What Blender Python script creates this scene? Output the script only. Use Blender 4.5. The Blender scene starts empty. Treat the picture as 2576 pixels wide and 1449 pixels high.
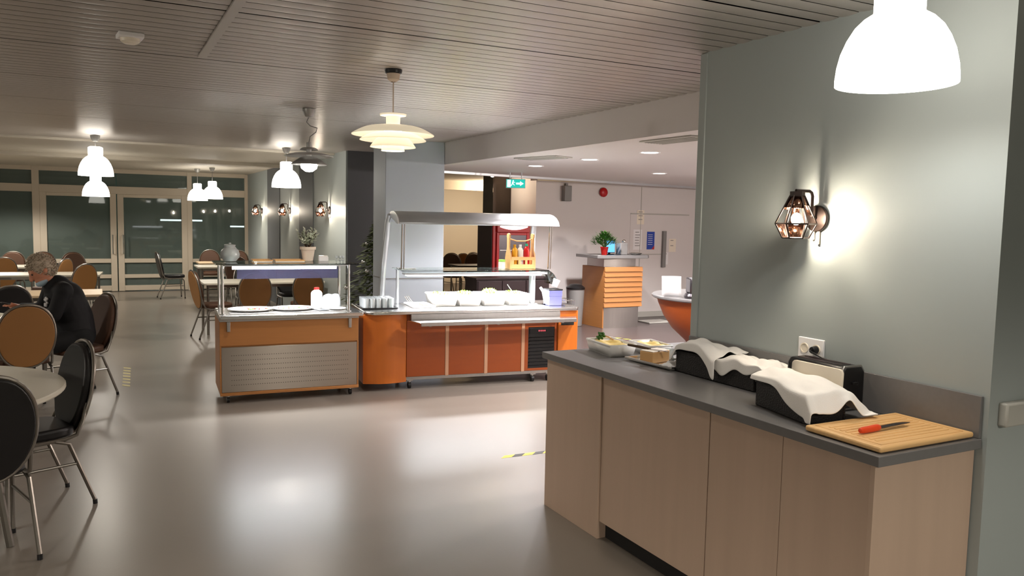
import bpy, bmesh, math, random
from mathutils import Vector, Matrix
random.seed(7)
C = bpy.context.scene.collection
S = bpy.context.scene
PI = math.pi
def lin(r, g, b):
    return tuple(((c/255)/12.92 if c/255 <= .04045 else ((c/255+.055)/1.055)**2.4) for c in (r, g, b)) + (1,)

# ------------------------------------------------------------------ camera
YAW, PITCH, ROLL, F = .481, .0851, .0201, 1996.0
fw = Vector((math.sin(YAW)*math.cos(PITCH), math.cos(YAW)*math.cos(PITCH), -math.sin(PITCH)))
r0 = Vector((math.cos(YAW), -math.sin(YAW), 0)); u0 = r0.cross(fw)
rr = r0*math.cos(ROLL)+u0*math.sin(ROLL); uu = u0*math.cos(ROLL)-r0*math.sin(ROLL)
cd = bpy.data.cameras.new('camera'); cam = bpy.data.objects.new('camera', cd); C.objects.link(cam)
cam.matrix_world = Matrix(((rr.x, uu.x, -fw.x, 0), (rr.y, uu.y, -fw.y, 0), (rr.z, uu.z, -fw.z, 1.7), (0, 0, 0, 1)))
cd.sensor_width = 36; cd.lens = F/2576*36; cd.clip_end = 100; cd.clip_start = .05
S.camera = cam
# ------------------------------------------------------------------ world, exposure
w = bpy.data.worlds.new('world'); S.world = w; w.use_nodes = True
w.node_tree.nodes['Background'].inputs[0].default_value = (1, .93, .86, 1)
w.node_tree.nodes['Background'].inputs[1].default_value = .05
S.view_settings.view_transform = 'Standard'; S.view_settings.look = 'None'
S.view_settings.gamma = 1; S.view_settings.exposure = 0.22
S.view_settings.use_curve_mapping = False
WARM, NEUT, COOL = (1, .80, .58), (1, .92, .81), (.93, .96, 1)
def light(name, loc, power, col=WARM, radius=.05, kind='POINT', size=None, rot=None, spot=None, parent=None, blend=.4):
    d = bpy.data.lights.new(name, kind); d.energy = power; d.color = col
    if kind == 'AREA':
        d.shape = 'RECTANGLE'; d.size, d.size_y = size
    else:
        d.shadow_soft_size = radius
    if kind == 'AREA' and blend != .4: d.spread = blend
    if spot: d.spot_size = math.radians(spot); d.spot_blend = blend
    o = bpy.data.objects.new(name, d); C.objects.link(o); o.location = loc
    if rot: o.rotation_euler = rot
    if parent: o.parent = parent
    return o
# unseen lights without fixtures, added to brighten the dining hall
for i, (x, y, p) in enumerate(((-2.6, -.6, 430), (2.2, -1.3, 150), (-4.0, 4.5, 85), (-3.9, 9.5, 140), (-4.2, 14.5, 170), (-1.6, 17, 170))):
    light('hall_fill_light', (x, y, 2.1), p, NEUT, .12, 'POINT' if i == 2 else 'SPOT', spot=None if i == 2 else 162, blend=.35)
# unseen lights without fixtures for the kitchen and the hall behind it
light('kitchen_fill_light', (8.6, 5.2, 2.2), 260, (1, .89, .82), .15)
light('hall_behind_fill_light', (8.6, 17.2, 2.3), 120, (1, .84, .64), .2)

# ------------------------------------------------------------------ materials
def mat(name, col, rough=.5, metal=0, spec=.5, emit=None, estr=0, trans=0, ior=1.45, alpha=1, sheen=0, noise=None, bump=None, coat=0, ramp=None):
    m = bpy.data.materials.new(name); m.use_nodes = True
    nt = m.node_tree; b = nt.nodes['Principled BSDF']
    b.inputs['Base Color'].default_value = col; b.inputs['Roughness'].default_value = rough
    b.inputs['Metallic'].default_value = metal; b.inputs['Specular IOR Level'].default_value = spec
    b.inputs['Transmission Weight'].default_value = trans; b.inputs['IOR'].default_value = ior
    b.inputs['Alpha'].default_value = alpha; b.inputs['Coat Weight'].default_value = coat
    b.inputs['Sheen Weight'].default_value = sheen
    if emit: b.inputs['Emission Color'].default_value = emit; b.inputs['Emission Strength'].default_value = estr
    if noise or bump:
        tc = nt.nodes.new('ShaderNodeTexCoord'); mp = nt.nodes.new('ShaderNodeMapping')
        nt.links.new(tc.outputs['Object'], mp.inputs[0])
    if noise:   # (scale xyz, amount)
        sc, am = noise
        n = nt.nodes.new('ShaderNodeTexNoise'); n.inputs['Scale'].default_value = 1; n.inputs['Detail'].default_value = 5
        mp.inputs['Scale'].default_value = sc
        nt.links.new(mp.outputs[0], n.inputs[0])
        mx = nt.nodes.new('ShaderNodeMix'); mx.data_type = 'RGBA'
        mx.inputs[6].default_value = tuple(c*(1-am) for c in col[:3])+(1,)
        mx.inputs[7].default_value = tuple(min(1, c*(1+am)) for c in col[:3])+(1,)
        nt.links.new(n.outputs['Fac'], mx.inputs[0]); nt.links.new(mx.outputs[2], b.inputs['Base Color'])
    if bump:    # (scale, strength)
        n2 = nt.nodes.new('ShaderNodeTexNoise'); n2.inputs['Scale'].default_value = bump[0]; n2.inputs['Detail'].default_value = 3
        nt.links.new(tc.outputs['Object'], n2.inputs[0])
        bp = nt.nodes.new('ShaderNodeBump'); bp.inputs['Strength'].default_value = bump[1]; bp.inputs['Distance'].default_value = .01
        nt.links.new(n2.outputs['Fac'], bp.inputs['Height']); nt.links.new(bp.outputs[0], b.inputs['Normal'])
    return m
def glow(name, col, strength):
    m = bpy.data.materials.new(name); m.use_nodes = True; nt = m.node_tree; nt.nodes.clear()
    e = nt.nodes.new('ShaderNodeEmission'); e.inputs[0].default_value = col; e.inputs[1].default_value = strength
    o = nt.nodes.new('ShaderNodeOutputMaterial'); nt.links.new(e.outputs[0], o.inputs[0])
    return m
def clear(name, tint=(.9, .95, .93, 1), mixd=.0, dcol=(.1, .12, .12, 1), rough=.02):
    # thin pane: see-through, mirror-like at grazing angles, slight haze
    m = bpy.data.materials.new(name); m.use_nodes = True; nt = m.node_tree; nt.nodes.clear()
    o = nt.nodes.new('ShaderNodeOutputMaterial'); t = nt.nodes.new('ShaderNodeBsdfTransparent'); t.inputs[0].default_value = tint
    g = nt.nodes.new('ShaderNodeBsdfGlossy'); g.inputs['Roughness'].default_value = rough
    fr = nt.nodes.new('ShaderNodeFresnel'); fr.inputs[0].default_value = 1.5
    mx = nt.nodes.new('ShaderNodeMixShader'); nt.links.new(fr.outputs[0], mx.inputs[0])
    base = t
    if mixd:
        d = nt.nodes.new('ShaderNodeBsdfDiffuse'); d.inputs[0].default_value = dcol
        m2 = nt.nodes.new('ShaderNodeMixShader'); m2.inputs[0].default_value = mixd
        nt.links.new(t.outputs[0], m2.inputs[1]); nt.links.new(d.outputs[0], m2.inputs[2]); base = m2
    nt.links.new(base.outputs[0], mx.inputs[1]); nt.links.new(g.outputs[0], mx.inputs[2]); nt.links.new(mx.outputs[0], o.inputs[0])
    return m
M = {}
M['floor'] = mat('vinyl_floor', lin(124, 116, 107), .29, spec=.5, noise=((1.3, 1.3, 1), .05), bump=(90, .02))
M['floork'] = mat('brown_kitchen_vinyl', lin(76, 66, 64), .27, spec=.32, noise=((1.3, 1.3, 1), .05), bump=(90, .02))
M['slat'] = mat('painted_metal_slats', lin(192, 186, 180), .36, metal=.5)
_b = M['slat'].node_tree.nodes['Principled BSDF']; _b.inputs['Anisotropic'].default_value = .9
_tn = M['slat'].node_tree.nodes.new('ShaderNodeCombineXYZ'); _tn.inputs[1].default_value = 1
M['slat'].node_tree.links.new(_tn.outputs[0], _b.inputs['Tangent'])
M['dark'] = mat('dark_void', lin(28, 25, 23), .9)
M['white'] = mat('white_paint', lin(214, 208, 205), .6, noise=((2, 2, 2), .02))
M['plaster'] = mat('pale_plaster', lin(200, 192, 178), .6)
M['cream'] = mat('cream_paint', lin(222, 208, 186), .7)
M['greygreen'] = mat('grey_green_paint', lin(158, 165, 163), .5, noise=((1.5, 1.5, 1.5), .03))
M['bluegrey'] = mat('blue_grey_paint', lin(172, 180, 188), .5)
M['darkpaint'] = mat('dark_blue_grey_paint', lin(84, 87, 90), .55)
M['frame'] = mat('beige_window_frame', lin(190, 178, 160), .45)
M['glass'] = clear('night_glass', (.62, .70, .68, 1), .5, lin(112, 124, 118), .03)
M['clear'] = clear('clear_glass')
M['outside'] = mat('night_facade', lin(120, 140, 128), .8)
M['steel'] = mat('brushed_steel', lin(205, 203, 200), .22, metal=1, noise=((2, 60, 60), .06))
M['steeld'] = mat('dull_steel', lin(170, 166, 162), .38, metal=1, noise=((60, 2, 2), .08))
M['steelp'] = mat('vertically_brushed_steel', lin(172, 162, 152), .34, metal=1)
_b = M['steelp'].node_tree.nodes['Principled BSDF']; _b.inputs['Anisotropic'].default_value = .9
_tn = M['steelp'].node_tree.nodes.new('ShaderNodeCombineXYZ'); _tn.inputs[2].default_value = 1
M['steelp'].node_tree.links.new(_tn.outputs[0], _b.inputs['Tangent'])
M['chrome'] = mat('chrome', lin(220, 218, 214), .12, metal=1)
M['alu'] = mat('satin_aluminium', lin(205, 208, 212), .35, metal=.7)
M['beech'] = mat('orange_beech', lin(168, 112, 60), .42, noise=((3, 3, 40), .10))
M['cherry'] = mat('reddish_cherry', lin(148, 68, 20), .38, noise=((4, 4, 30), .10))
M['cherrylit'] = mat('lit_cherry', lin(182, 96, 26), .38, noise=((20, 20, 2), .12))  # lit copy of the cherry, the brighter light put into its colour
M['strip'] = mat('pale_strip', lin(196, 150, 118), .5)
M['oak'] = mat('pale_oak_laminate', lin(188, 163, 143), .5, noise=((14, 14, .7), .10))
M['worktop'] = mat('anthracite_worktop', lin(112, 110, 109), .30, spec=.5, noise=((50, 50, 50), .08))
M['black'] = mat('black_plastic', lin(22, 21, 22), .35)
M['blackv'] = mat('black_vinyl', lin(26, 24, 25), .42)
M['brownv'] = mat('brown_upholstery', lin(78, 50, 32), .6)
M['tanv'] = mat('tan_shell', lin(146, 102, 56), .5)
M['tube'] = mat('grey_tube_steel', lin(140, 134, 126), .3, metal=.85)
M['tabletop'] = mat('off_white_tabletop', lin(206, 200, 184), .4)
M['tabletopb'] = mat('beige_tabletop', lin(196, 172, 140), .4)
M['wtrim'] = mat('pale_grey_trim', lin(176, 174, 166), .5)
M['opal'] = glow('lit_opal_glass', (1, .94, .84, 1), 7)
M['bulb'] = glow('lit_bulb', (1, .86, .66, 1), 40)
M['sconcebulb'] = glow('lit_sconce_bulb', (1, .86, .68, 1), 560)
M['tubelight'] = glow('lit_tube', (.95, .97, 1, 1), 9)
M['down'] = glow('lit_downlight', (1, .97, .94, 1), 9)
M['shade'] = mat('cream_lamp_shade', lin(240, 232, 214), .5, emit=lin(255, 238, 204), estr=.40)
M['greymetal'] = mat('grey_metal_shade', lin(160, 158, 154), .35, metal=.4)
M['bronze'] = mat('dark_bronze', lin(52, 42, 38), .35, metal=.7)
M['copper'] = mat('copper_mirror', lin(150, 112, 92), .15, metal=1)
M['cloth'] = mat('white_linen', lin(242, 238, 233), .85, bump=(260, .12), sheen=.2)
M['wicker'] = mat('black_wicker', lin(26, 21, 20), .6, bump=(140, .5))
M['board'] = mat('bamboo_board', lin(226, 182, 124), .45, noise=((3, 60, 3), .14))
M['orange'] = mat('orange_plastic', lin(226, 74, 30), .35)
M['blade'] = mat('dark_blade', lin(90, 86, 90), .28, metal=.9)
M['ivory'] = mat('ivory_plastic', lin(232, 222, 204), .4)
M['china'] = mat('white_porcelain', lin(238, 236, 232), .25)
M['yellow'] = mat('yellow_spread', lin(224, 196, 112), .5, noise=((30, 30, 30), .2))
M['butter'] = mat('brown_cheese', lin(214, 166, 108), .45)
M['wood'] = mat('bottle_carrier_wood', lin(204, 156, 100), .5, noise=((3, 3, 30), .12))
M['red'] = mat('red_plastic', lin(190, 24, 20), .4)
M['redgloss'] = mat('red_fridge_paint', lin(176, 20, 24), .35)
M['mirror'] = mat('dark_bronze_mirror', lin(74, 66, 60), .12, metal=.9)
M['maroon'] = mat('dark_maroon', lin(44, 28, 30), .5)
M['green'] = mat('leaf_green', lin(58, 104, 34), .6)
M['lime'] = mat('lettuce_green', lin(150, 196, 84), .5)
M['pine'] = mat('pine_needles', lin(72, 82, 44), .7)
M['sage'] = mat('silver_leaf', lin(212, 216, 198), .6)
M['stem'] = mat('brown_stem', lin(80, 60, 40), .8)
M['potw'] = mat('pale_clay_pot', lin(208, 190, 172), .7)
M['silver'] = mat('silver_bauble', lin(225, 225, 225), .1, metal=1)
M['paper'] = mat('white_paper', lin(232, 230, 230), .8)
M['blueplastic'] = mat('lilac_blue_plastic', lin(112, 114, 168), .4)
M['bluefilm'] = clear('blue_tinted_panel', (.50, .52, .72, 1), .4, lin(132, 130, 168), .05)
M['screen'] = glow('lit_screen', lin(110, 190, 255), 1.4)
M['posterblue'] = mat('blue_poster', lin(36, 66, 160), .6)
M['dots'] = mat('punched_holes', lin(92, 85, 79), .6)
M['grey'] = mat('mid_grey', lin(128, 126, 124), .5)
M['skin'] = mat('skin', lin(206, 142, 112), .5)
M['hair'] = mat('grey_brown_hair', lin(186, 170, 150), .8, noise=((60, 60, 60), .3))
M['jacket'] = mat('black_jacket', lin(16, 16, 20), .75)
M['trousers'] = mat('black_trousers', lin(14, 14, 16), .8)
M['mask'] = mat('pale_blue_mask', lin(168, 190, 204), .8)
M['exitgreen'] = glow('exit_green', lin(40, 178, 160), 1.2)
M['exitwhite'] = glow('exit_white', lin(215, 250, 255), 1.3)
M['signwhite'] = glow('lit_sign_white', (1, .95, .95, 1), 2.2)
M['tyellow'] = mat('yellow_tape', lin(222, 196, 60), .6)
M['tblack'] = mat('black_tape', lin(52, 48, 46), .6)
M['tpale'] = mat('worn_yellow_tape', lin(176, 164, 112), .6)
M['redled'] = glow('red_led', (1, .08, .1, 1), 2.0)
M['ketchup'] = mat('red_sauce', lin(196, 26, 22), .3)
M['mustard'] = mat('mustard', lin(216, 150, 26), .3)
M['frost'] = clear('drinking_glass', (.90, .95, .95, 1), .45, lin(240, 244, 244), .03)

# ------------------------------------------------------------------ mesh helpers
class MB:
    def __init__(s): s.bm = bmesh.new()
    def box(s, c, d, rot=0, tilt=None):
        m = Matrix.Translation(c) @ Matrix.Rotation(rot, 4, 'Z')
        if tilt: m = m @ Matrix.Rotation(tilt[0], 4, tilt[1])
        bmesh.ops.create_cube(s.bm, size=1, matrix=m @ Matrix.Diagonal((*d, 1))); return s
    def bx(s, a, b):   # two corners
        return s.box([(p+q)/2 for p, q in zip(a, b)], [abs(q-p) for p, q in zip(a, b)])
    def cyl(s, p0, p1, r0, r1=None, n=16, caps=True):
        p0, p1 = Vector(p0), Vector(p1); d = p1-p0
        m = Matrix.Translation((p0+p1)/2) @ d.to_track_quat('Z', 'Y').to_matrix().to_4x4()
        bmesh.ops.create_cone(s.bm, cap_ends=caps, segments=n, radius1=r0, radius2=r0 if r1 is None else r1, depth=d.length, matrix=m); return s
    def ball(s, c, r, sc=(1, 1, 1), n=12, rot=None):
        m = Matrix.Translation(c)
        if rot: m = m @ rot
        bmesh.ops.create_uvsphere(s.bm, u_segments=n*2, v_segments=n, radius=r, matrix=m @ Matrix.Diagonal((*sc, 1))); return s
    def lathe(s, prof, c=(0, 0, 0), n=32, sx=1, sy=1, close=False):
        c = Vector(c); rings = []
        for r, z in prof:
            if r < 1e-5: rings.append([s.bm.verts.new(c+Vector((0, 0, z)))])
            else: rings.append([s.bm.verts.new(c+Vector((r*sx*math.cos(2*PI*i/n), r*sy*math.sin(2*PI*i/n), z))) for i in range(n)])
        pairs = list(zip(rings, rings[1:]))
        if close: pairs.append((rings[-1], rings[0]))
        for a, b in pairs:
            for i in range(n):
                j = (i+1) % n
                if len(a) == 1 and len(b) == 1: continue
                if len(a) == 1: s.bm.faces.new((a[0], b[j], b[i]))
                elif len(b) == 1: s.bm.faces.new((a[i], a[j], b[0]))
                else: s.bm.faces.new((a[i], a[j], b[j], b[i]))
        return s
    def tube(s, pts, r, n=8, close=False):
        pts = [Vector(p) for p in pts]; rings = []; N = len(pts)
        rad = r if isinstance(r, (list, tuple)) else [r]*N
        ref = None
        for i, p in enumerate(pts):
            a = pts[i-1] if (i > 0 or close) else p; b = pts[(i+1) % N] if (i < N-1 or close) else p
            t = (b-a).normalized()
            if ref is None: ref = t.orthogonal().normalized()
            ref = (ref - t*ref.dot(t)); ref = ref.normalized() if ref.length > 1e-6 else t.orthogonal().normalized()
            q = t.cross(ref)
            rings.append([s.bm.verts.new(p+(ref*math.cos(2*PI*k/n)+q*math.sin(2*PI*k/n))*rad[i]) for k in range(n)])
        pr = list(zip(rings, rings[1:]))
        if close: pr.append((rings[-1], rings[0]))
        for a, b in pr:
            for k in range(n): s.bm.faces.new((a[k], a[(k+1) % n], b[(k+1) % n], b[k]))
        if not close:
            s.bm.faces.new(rings[0][::-1]); s.bm.faces.new(rings[-1])
        return s
    def prism(s, poly, z0, z1):
        a = [s.bm.verts.new((x, y, z0)) for x, y in poly]; b = [s.bm.verts.new((x, y, z1)) for x, y in poly]
        n = len(poly); s.bm.faces.new(a[::-1]); s.bm.faces.new(b)
        for i in range(n): s.bm.faces.new((a[i], a[(i+1) % n], b[(i+1) % n], b[i]))
        return s
    def prismx(s, poly, axis, t0, t1):  # poly in the two other axes, extruded along axis 'X' or 'Y'
        def P(p, t): return (t, p[0], p[1]) if axis == 'X' else (p[0], t, p[1])
        a = [s.bm.verts.new(P(p, t0)) for p in poly]; b = [s.bm.verts.new(P(p, t1)) for p in poly]
        n = len(poly); s.bm.faces.new(a[::-1]); s.bm.faces.new(b)
        for i in range(n): s.bm.faces.new((a[i], a[(i+1) % n], b[(i+1) % n], b[i]))
        return s
    def sheet(s, fn, nu, nv, thick=0):
        g = [[s.bm.verts.new(fn(i/nu, j/nv)) for j in range(nv+1)] for i in range(nu+1)]
        for i in range(nu):
            for j in range(nv): s.bm.faces.new((g[i][j], g[i+1][j], g[i+1][j+1], g[i][j+1]))
        return s
    def quad(s, a, b, c, d):
        s.bm.faces.new([s.bm.verts.new(p) for p in (a, b, c, d)]); return s
    def build(s, name, m, parent=None, bevel=0, smooth=35, mods=None, seg=2):
        bmesh.ops.recalc_face_normals(s.bm, faces=s.bm.faces)
        me = bpy.data.meshes.new(name); s.bm.to_mesh(me); s.bm.free()
        for p in me.polygons: p.use_smooth = True
        if smooth < 180: me.set_sharp_from_angle(angle=math.radians(smooth))
        me.materials.append(m if not isinstance(m, str) else M[m])
        o = bpy.data.objects.new(name, me); C.objects.link(o)
        if parent: o.parent = parent
        if bevel:
            b = o.modifiers.new('bevel', 'BEVEL'); b.width = bevel; b.segments = seg; b.limit_method = 'ANGLE'; b.angle_limit = math.radians(40)
        for t, kw in (mods or []):
            md = o.modifiers.new(t.lower(), t)
            for k, v in kw.items(): setattr(md, k, v)
        return o
def thing(name, label, cat, loc=(0, 0, 0), rot=0, group=None):
    o = bpy.data.objects.new(name, None); C.objects.link(o); o.location = loc; o.rotation_euler = (0, 0, rot)
    o.empty_display_size = .05
    return tag(o, label, cat, group)
def tag(o, label, cat, group=None):
    o['label'] = label; o['category'] = cat
    if group: o['group'] = group
    return o
def struct(o):
    o['kind'] = 'structure'; return o
def copy_tree(o, parent=None):
    c = o.copy(); C.objects.link(c)
    if parent: c.parent = parent
    for ch in list(o.children): copy_tree(ch, c)
    return c

# ================================================================== THE ROOM
CZ = 2.61
struct(MB().bx((-7.2, -3.2, -.12), (4.62, 28, 0)).build('floor', 'floor'))
struct(MB().prism([(4.62, -3.2), (12.2, -3.2), (12.2, 28), (4.62, 28)], -.12, 0).build('floor_kitchen', 'floork'))
# slatted metal ceiling: convex slats along X, wider joints now and then
mb = MB(); y = -3.0; k = 0
while y < 11.45:
    wdt = .104; g = .016 if k % 12 == 5 else .007
    x0, x1 = -7.0, 3.705
    y0s, y1s = y, min(y+wdt-g, 11.46)
    prof = []
    for i in range(7):
        t = i/6; prof.append((y0s+(y1s-y0s)*t, CZ + .0045*(2*t-1)**2))
    prof = [(y0s, CZ+.012)] + prof + [(y1s, CZ+.012)]
    a = [mb.bm.verts.new((x0, p[0], p[1])) for p in prof]; b = [mb.bm.verts.new((x1, p[0], p[1])) for p in prof]
    for i in range(len(prof)-1): mb.bm.faces.new((a[i], a[i+1], b[i+1], b[i]))
    y += wdt; k += 1
ce = struct(mb.build('ceiling', 'slat', smooth=60))
struct(MB().bx((-7, -3, CZ+.03), (3.9, 11.46, CZ+.2)).build('ceiling_void', 'dark'))
struct(MB().bx((.53, -3, CZ-.012), (.575, 5.0, CZ-.001)).build('trim_1', 'slat'))
struct(MB().bx((-7, 11.46, CZ+.005), (4.1, 19.3, CZ+.2)).build('ceiling_far', 'plaster'))
struct(MB().bx((-7, 11.46, CZ-.025), (3.05, 11.58, CZ+.01)).build('trim_2', 'plaster', bevel=.004))
struct(MB().bx((-7, 14.6, CZ-.05), (3.05, 14.9, CZ+.02)).build('trim_3', 'plaster', bevel=.004))
# shell outside the picture
struct(MB().bx((-7.2, -3.2, 0), (-7, 19.3, 2.8)).build('wall_left', 'greygreen'))
struct(MB().bx((-7.2, -3.2, 0), (12, -3, 2.8)).build('wall_behind', 'greygreen'))
# right wall with the counter on it
struct(MB().bx((2.9, 1.735, 0), (3.72, 3.40, 2.62)).build('wall_right', 'greygreen'))
struct(MB().bx((2.893, 3.352, 0), (2.905, 3.405, 2.609)).build('trim_4', 'greygreen', bevel=.004))
struct(MB().bx((2.955, 1.700, .972), (3.70, 1.737, 1.062)).build('trim_5', 'wtrim', bevel=.008))
struct(MB().bx((3.72, -3.0, 0), (3.92, 2.6, 2.62)).build('wall_return', 'greygreen'))
# bulkhead and the lower white kitchen ceiling
struct(MB().bx((3.705, 2.0, 2.35), (3.80, 9.4, 2.63)).build('wall_bulkhead', 'white'))
struct(MB().prism([(3.79, 2.0), (10.6, 2.0), (10.6, 11.30), (3.79, 10.12)], 2.36, 2.5).build('ceiling_kitchen', 'white'))
for i, (o1, z0, z1) in enumerate(((.0, 2.325, 2.365), (.14, 2.345, 2.385))):
    struct(MB().prism([(3.79, 10.12+o1), (10.6, 11.30+o1), (10.6, 11.36+o1), (3.79, 10.18+o1)], z0, z1).build('trim_%d' % (6+i), 'alu', bevel=.004))
struct(MB().prism([(3.4, 9.42), (12, 10.4), (12, 20.3), (3.4, 20.3)], 2.62, 2.7).build('ceiling_behind', 'cream'))
# pillar
struct(MB().bx((2.965, 8.90, 0), (3.70, 9.36, 2.612)).build('wall_pillar', 'bluegrey', bevel=.006))
struct(MB().bx((2.962, 8.893, .985), (3.703, 9.363, .995)).build('trim_8', 'grey'))
# wall with the sconces, dark end wall and dark upright panels
struct(MB().bx((3.05, 10.87, 0), (4.15, 19.1, 2.62)).build('wall_sconces', 'greygreen'))
struct(MB().bx((3.07, 10.85, 0), (4.15, 10.875, 2.62)).build('wall_dark_end', 'darkpaint'))
struct(MB().bx((3.035, 12.72, 0), (3.06, 13.70, 2.62)).build('wall_panel', 'darkpaint', bevel=.004))
struct(MB().bx((3.035, 15.35, 0), (3.06, 16.55, 2.62)).build('wall_panel_far', 'darkpaint', bevel=.004))
# kitchen walls
struct(MB().bx((6.47, 11.60, 0), (10.6, 11.8, 2.37)).build('wall_kitchen', 'white'))
struct(MB().bx((6.47, 11.80, 0), (6.6, 12.55, 2.62)).build('wall_kitchen_return', 'white'))
struct(MB().bx((10.45, 2.0, 0), (10.6, 11.8, 2.5)).build('wall_kitchen_right', 'white'))
struct(MB().bx((3.92, 1.9, 0), (10.6, 2.0, 2.5)).build('wall_kitchen_near', 'white'))
struct(MB().bx((6.465, 11.585, 0), (10.45, 11.602, .10)).build('baseboard_kitchen', 'wtrim', bevel=.003))
struct(MB().bx((8.62, 11.592, .1), (8.63, 11.601, 2.34)).build('trim_9', 'wtrim'))
struct(MB().bx((6.11, 12.5, 0), (6.465, 12.9, 2.62)).build('wall_mirror_column', 'mirror', bevel=.004))
struct(MB().bx((4.15, 19.4, 0), (12.1, 19.6, 2.8)).build('wall_hall_behind', 'cream'))
struct(MB().bx((4.15, 17.6, 2.40), (12, 17.75, 2.63)).build('wall_header', 'cream'))
struct(MB().bx((11.9, 2, 0), (12.1, 19.6, 2.8)).build('wall_hall_right', 'cream'))
# ------------------------------------------------------------------ glazed wall at the end of the hall
GY = 19.05
def post(x0, x1, z0=0, z1=CZ, n='trim_10'): return struct(MB().bx((x0, GY-.05, z0), (x1, GY+.05, z1)).build(n, 'frame', bevel=.006))
post(-1.19, -1.06, n='trim_10'); post(1.76, 1.86, n='trim_11'); post(2.98, 3.06, n='trim_12'); post(-4.1, -4.0, n='trim_13')
def rail(x0, x1, z0, z1, n): return struct(MB().bx((x0, GY-.045, z0), (x1, GY+.045, z1)).build(n, 'frame', bevel=.005))
rail(-7, 3.0, 2.09, 2.25, 'trim_14'); rail(-7, 3.0, 2.53, CZ+.01, 'trim_15')
def window(nm, x0, x1, bars=()):
    o = struct(MB().bx((x0, GY-.006, .0), (x1, GY+.006, 2.1)).build(nm, 'glass'))
    t = struct(MB().bx((x0, GY-.006, 2.25), (x1, GY+.006, 2.54)).build('pane', 'glass', o))
    for z0, z1 in bars:
        MB().bx((x0, GY-.04, z0), (x1, GY+.04, z1)).build('window_bar', 'frame', o, bevel=.005)
    return o
window('window_1', -7, -4.1, ((.02, .13), (.29, .36), (.62, .70)))
window('window_2', -4.0, -1.19, ((.02, .13), (.29, .36), (.62, .70)))
window('window_3', 1.86, 2.98, ((.02, .13), (.29, .36), (.62, .70)))
def door(nm, x0, x1, hx):
    o = struct(MB().bx((x0+.1, GY-.006, .1), (x1-.1, GY+.006, 2.05)).build(nm, 'glass'))
    struct(MB().bx((x0, GY-.006, 2.25), (x1, GY+.006, 2.54)).build('pane', 'glass', o))
    f = MB()
    f.bx((x0, GY-.05, .01), (x0+.12, GY+.05, 2.09)).bx((x1-.12, GY-.05, .01), (x1, GY+.05, 2.09))
    for z0, z1 in ((.02, .13), (.29, .37), (.62, .71), (2.02, 2.09)): f.bx((x0+.12, GY-.05, z0), (x1-.12, GY+.05, z1))
    f.build('door_frame', 'frame', o, bevel=.005)
    h = MB(); h.tube([(hx, GY-.05, 1.22), (hx, GY-.12, 1.22), (hx, GY-.12, .82), (hx, GY-.05, .82)], .014)
    h.build('door_handle', 'chrome', o)
    return o
door('door_1', -1.06, .35, .27); door('door_2', .37, 1.76, .47)
# beyond the glass: a covered passage at night
struct(MB().bx((-9, 27.5, 0), (14, 27.8, 5)).build('wall_outside', 'outside'))
struct(MB().bx((-9, 19.4, 2.9), (9, 27.6, 3.0)).build('ceiling_outside', 'dark'))
for i, (x, y, z, L, r, lb) in enumerate(((2.0, 23.2, 1.52, 1.05, .05, 'longer bluish tube light seen through the door glass'), (3.7, 24.2, 1.36, .62, .0, 'short bluish tube light seen through the last window pane'))):
    t = thing('tube_light', lb, 'lamp', (x, y, z), r, 'tube lights outside the glazing')
    MB().cyl((-L/2, 0, 0), (L/2, 0, 0), .022).build('tube', 'tubelight', t)
    MB().bx((-L/2, -.03, .025), (L/2, .03, .06)).build('housing', 'grey', t)
    MB().cyl((0, 0, .06), (0, 0, 2.9-z), .008).build('hanger', 'grey', t)
light('outside_light', (1.5, 24.5, 2.5), 26, (.80, 1, .92), .3)

# ================================================================== LAMPS
def bell(x, y, zb, label, power=42, sc=1.0, col=NEUT):
    t = thing('bell_pendant', label, 'lamp', (x, y, zb), 0, 'white bell pendants')
    prof = [(.192, 0), (.192, .02), (.188, .06), (.178, .105), (.160, .150), (.138, .188), (.112, .215), (.086, .232), (.082, .236)]
    inner = [(r-.006, z) for r, z in prof[::-1]]
    MB().lathe([(r*sc, z*sc) for r, z in prof+inner], n=40, close=True).build('lamp_shade', 'opal', t, smooth=180)
    MB().lathe([(.080*sc, .23*sc), (.080*sc, .335*sc), (.062*sc, .345*sc), (0, .345*sc)], n=28).build('neck', 'opal', t)
    MB().ball((0, 0, .07*sc), .03).build('bulb', 'bulb', t)
    top = CZ-zb
    MB().tube([(0, 0, .345*sc), (0, 0, top-.02)], .005).build('cord', 'grey', t)
    MB().lathe([(0, top-.075), (.03, top-.07), (.05, top-.03), (.055, top-.004), (0, top-.004)], n=24).build('canopy', 'greymetal', t)
    light('bulb_light', (0, 0, .0), power, col, .06, 'SPOT', rot=(0, 0, 0), spot=165, parent=t, blend=.6)
    return t
bell(2.40, 1.83, 2.182, 'large blown-out white bell pendant over the cutting board counter', 14, col=(1, .97, .92))
bell(-.01, 10.8, 2.13, 'white bell pendant at left hanging just above a second lit bell', 50)
bell(-.02, 14.0, 1.94, 'lower of the two stacked bell pendants at the left, before the glass', 40)
bell(2.27, 11.0, 2.08, 'white bell pendant beside the grey tiered lamp', 50)
bell(2.0, 16.6, 2.0, 'right and higher bell of the overlapping far pair before the glass', 40)
bell(1.80, 17.3, 1.97, 'left bell of the overlapping far pair before the glass', 40)

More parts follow.
